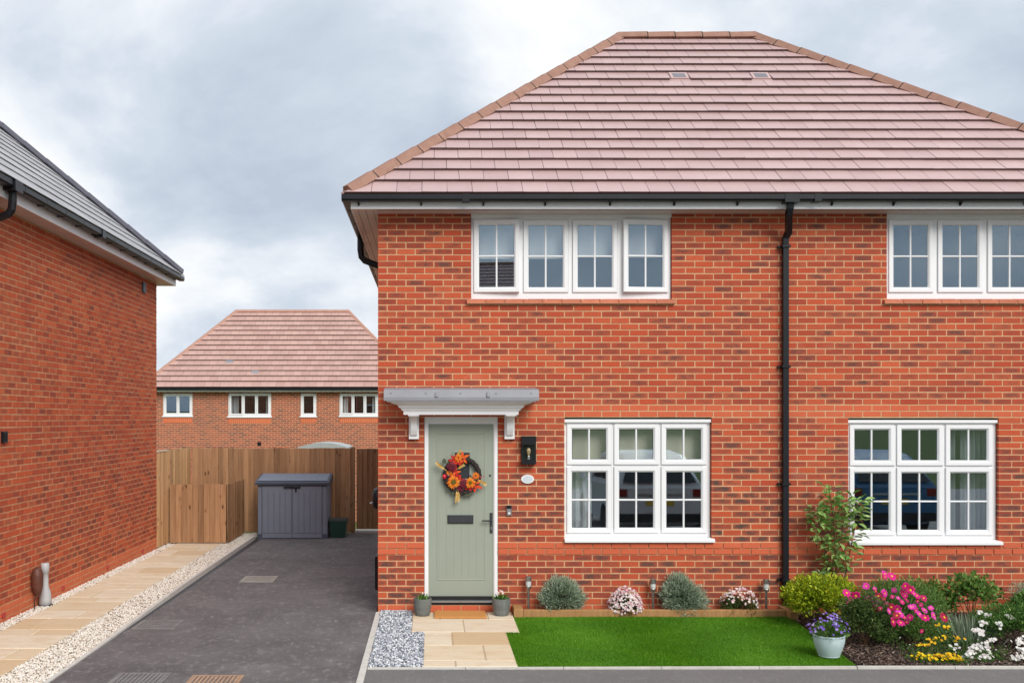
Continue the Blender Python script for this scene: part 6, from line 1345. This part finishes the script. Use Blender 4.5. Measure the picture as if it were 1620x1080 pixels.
# ------------------------------------------------------------------ two cars parked beside the camera, seen in the window reflections
def car(label, loc, paint):
    x0, y0 = loc; root = empty('parked_car', (x0, y0, 0), label, 'car', 'cars parked facing away from the house')
    st = [(0.0, .78, .45, .95, 1.0), (0.06, .86, .34, 1.02, 1.08), (0.35, .91, .25, 1.06, 1.42), (0.75, .92, .22, 1.07, 1.63), (1.6, .925, .20, 1.05, 1.68), (2.5, .925, .20, 1.02, 1.64), (3.0, .92, .20, 1.0, 1.42), (3.35, .91, .20, .99, 1.06), (4.1, .88, .24, .86, .90), (4.38, .78, .36, .70, .72), (4.44, .70, .45, .62, .63)]
    def sec(hw, zb, zw, zr): 
        g_ = hw * 0.74 if zr - zw > 0.12 else hw * 0.9; return [(0, zb), (hw * 0.8, zb), (hw, zb + 0.1), (hw * 1.01, (zb + zw) / 2), (hw * 0.98, zw - 0.03), (hw * 0.95, zw), (g_, zr - 0.07 * (zr - zw > 0.12)), (g_ * 0.82, zr), (0, zr + 0.01)]
    m = MB(); nn = 16; rings = []
    for (t_, hw, zb, zw, zr) in st:
        s_ = sec(hw, zb, zw, zr); ring_ = s_ + [(-a, b) for a, b in s_[1:-1][::-1]]; rings.append([(x0 + a, y0 - t_, b) for a, b in ring_])
    nn = len(rings[0]); m.v = [p for r in rings for p in r]
    for i in range(len(rings) - 1):
        for k in range(nn): k2 = (k + 1) % nn; m.f.append((i * nn + k, i * nn + k2, (i + 1) * nn + k2, (i + 1) * nn + k)); m.r.append((0, 0, 0)); m.uv.append([(0, 0)] * 4)
    for i in (0, len(rings) - 1): m.f.append(tuple(i * nn + k for k in range(nn))); m.r.append((0, 0, 0)); m.uv.append([(0, 0)] * nn)
    body = add('body', m, paint, root, smooth=False); gl = simple('car_glass', (0.012, 0.014, 0.016), None, 3, 0.05, 0.6)
    def at(i, k, off=0.006):
        p = Vector(rings[i][k]); c = Vector((x0, p.y, 0.8)); return p + (p - c).normalized() * off
    for s_ in (1, -1):
        kk = (lambda k: k) if s_ > 0 else (lambda k: nn - k)
        for (a, b) in ((3, 4), (4, 5), (5, 6)):
            q = [at(a, kk(5)).lerp(at(a, kk(6)), 0.1), at(b, kk(5)).lerp(at(b, kk(6)), 0.1), at(b, kk(6)).lerp(at(b, kk(5)), 0.15), at(a, kk(6)).lerp(at(a, kk(5)), 0.15)]; c = sum(q, Vector()) / 4
            m = MB(); m.face([c + (p - c) * 0.94 for p in q]); add('side_window', m, gl, body)
    q = [at(2, 7, 0.012), at(2, nn - 7, 0.012), Vector((x0 - .72, y0 + 0.012 - 0.09, 1.10)), Vector((x0 + .72, y0 + 0.012 - 0.09, 1.10))]
    q = [Vector((x0 + .58, y0 - 0.33, 1.395)), Vector((x0 - .58, y0 - 0.33, 1.395)), Vector((x0 - .70, y0 - 0.055, 1.10)), Vector((x0 + .70, y0 - 0.055, 1.10))]; m = MB(); m.face([p + Vector((0, 0.03, 0.015)) for p in q]); add('rear_window', m, gl, body)
    m = MB(); q = [Vector((x0 + .62, y0 - 2.62, 1.60)), Vector((x0 - .62, y0 - 2.62, 1.60)), Vector((x0 - .74, y0 - 3.32, 1.10)), Vector((x0 + .74, y0 - 3.32, 1.10))]; m.face([p + Vector((0, -0.03, 0.03)) for p in q]); add('windscreen', m, gl, body)
    for s_ in (1, -1):
        m = MB(); a, b = sorted((x0 + s_ * 0.62, x0 + s_ * 0.83)); m.cbox(-b + 2 * x0 if False else a, b, 0, 0.05, 0.84, 0.99, 0.01); m.v = [(x, y0 + 0.012 - yy, z) for x, yy, z in m.v]; add('tail_light', m, simple('tail_red', (0.25, 0.005, 0.008), None, 5, 0.15, 0.6), body)
        m = MB(); a, b = sorted((x0 + s_ * 0.45, x0 + s_ * 0.74)); m.box(a, b, y0 - 4.46, y0 - 4.39, 0.60, 0.70); add('headlight', m, MAT['plastic_clear'], body)
        m = MB(); a, b = sorted((x0 + s_ * 0.95, x0 + s_ * 1.06)); m.cbox(a, b, y0 - 3.05, y0 - 2.9, 1.02, 1.15, 0.02); add('wing_mirror', m, paint, body)
    add('number_plate', MB().box(x0 - 0.26, x0 + 0.26, y0 + 0.002, y0 + 0.014, 0.68, 0.79), simple('plate_yellow', (0.75, 0.50, 0.02), None, 5, 0.4, 0.4), body)
    add('bumper', MB().box(x0 - 0.80, x0 + 0.80, y0 - 0.04, y0 + 0.03, 0.36, 0.52), MAT['seal'], body)
    add('tailgate_bar', MB().box(x0 - 0.45, x0 + 0.45, y0 + 0.002, y0 + 0.012, 0.86, 0.90), MAT['alu'], body)
    ty = MB(); ty.lathe([(0.20, -0.10), (0.31, -0.10), (0.335, -0.07), (0.335, 0.07), (0.31, 0.10), (0.20, 0.10)], (0, 0, 0), 24); ty.v = [(z, x, y_) for x, y_, z in ty.v]; tme = mesh('wheel', ty, MAT['seal'])
    rm = MB(); rm.lathe([(0.0, -0.06), (0.205, -0.06), (0.205, 0.07), (0.0, 0.085)], (0, 0, 0), 16); rm.v = [(z, x, y_) for x, y_, z in rm.v]; rme = mesh('rim', rm, MAT['alu'])
    for s_ in (1, -1):
        for yy in (0.85, 3.55): o = inst('wheel', tme, root, Matrix.Translation((x0 + s_ * 0.84, y0 - yy, 0.335))); c_ = bpy.data.objects.new('rim', rme); col.objects.link(c_); c_.parent = o; c_.rotation_euler = (0, 0, 0 if s_ > 0 else math.pi)
    return root
car('white car parked facing away from house, mirrored in window beside door', (4.35, 5.2), simple('paint_white', (0.72, 0.73, 0.74), (0.70, 0.71, 0.72), 2, 0.25, 0.6))
car('blue car parked facing away from house, mirrored in window over border', (8.9, 5.0), simple('paint_blue', (0.03, 0.16, 0.34), (0.025, 0.14, 0.30), 2, 0.2, 0.6))

# ------------------------------------------------------------------ house across the road, mirrored in the open upper casement
oh = empty('opposite_house', (-1.65, -25, 1.2), 'brick house with brown tiled roof across road, mirrored in open upper casement', 'house')
hip_house_roof(oh, -8.0, 4.7, -29.0, -21.0, 6.45, 0.863, MAT['tile'], MAT['hip'], ['back'], 18, clip=False)
ow = [(-6.3, -4.2, 4.9, 6.0), (-1.0, 1.1, 4.9, 6.0), (2.0, 3.6, 4.9, 6.0), (-6.3, -4.2, 2.1, 3.6), (1.4, 3.6, 2.1, 3.6)]
bk = wall_backing(-4.35, 7.65, 0.9, 6.35, [(-b, -a, c, d) for a, b, c, d in ow], 0.0, 0.06)
fwo = addmesh('front_wall', mesh('front_wall', bk, MAT['brick_far']), oh, (0, -21.35, 0)); fwo.rotation_euler = (0, 0, math.pi)
m = MB()
for x in (-7.65, 4.35): m.face([(x, -21.36, 0.9), (x, -28.7, 0.9), (x, -28.7, 6.35), (x, -21.36, 6.35)])
m.face([(-7.65, -28.7, 0.9), (4.35, -28.7, 0.9), (4.35, -28.7, 6.35), (-7.65, -28.7, 6.35)]); add('side_wall', m, MAT['brick_side'], oh)
add('fascia', MB().box(-7.95, 4.65, -21.08, -21.05, 6.3, 6.44), MAT['white_dull'], oh); add('soffit', MB().box(-7.95, 4.65, -21.345, -21.0805, 6.33, 6.34), MAT['white_dull'], oh)
add('door', MB().box(-0.9, 0.0, -21.35, -21.31, 1.2, 3.3), MAT['box_dark'], oh)
for a, b, c, d in ow:
    m = MB(); m.ring(a, b, c, d, [(0, -21.42), (0, -21.37), (0.07, -21.37), (0.07, -21.42)]); wo = add('window', m, MAT['white'], oh)
    for k in range(3):
        w3 = (b - a - 0.14) / 3; m = MB(); m.ring(a + 0.07 + k * w3, a + 0.07 + (k + 1) * w3, c + 0.07, d - 0.07, [(0, -21.40), (0, -21.36), (0.05, -21.36), (0.05, -21.40)]); add('sash', m, MAT['white'], wo)
        add('pane', MB().box(a + 0.12 + k * w3, a + 0.02 + (k + 1) * w3, -21.40, -21.395, c + 0.12, d - 0.12), MAT['glass'], wo)
    add('room', MB().box(a - 0.1, b + 0.1, -22.2, -22.19, c - 0.1, d + 0.1), dark_in, oh)
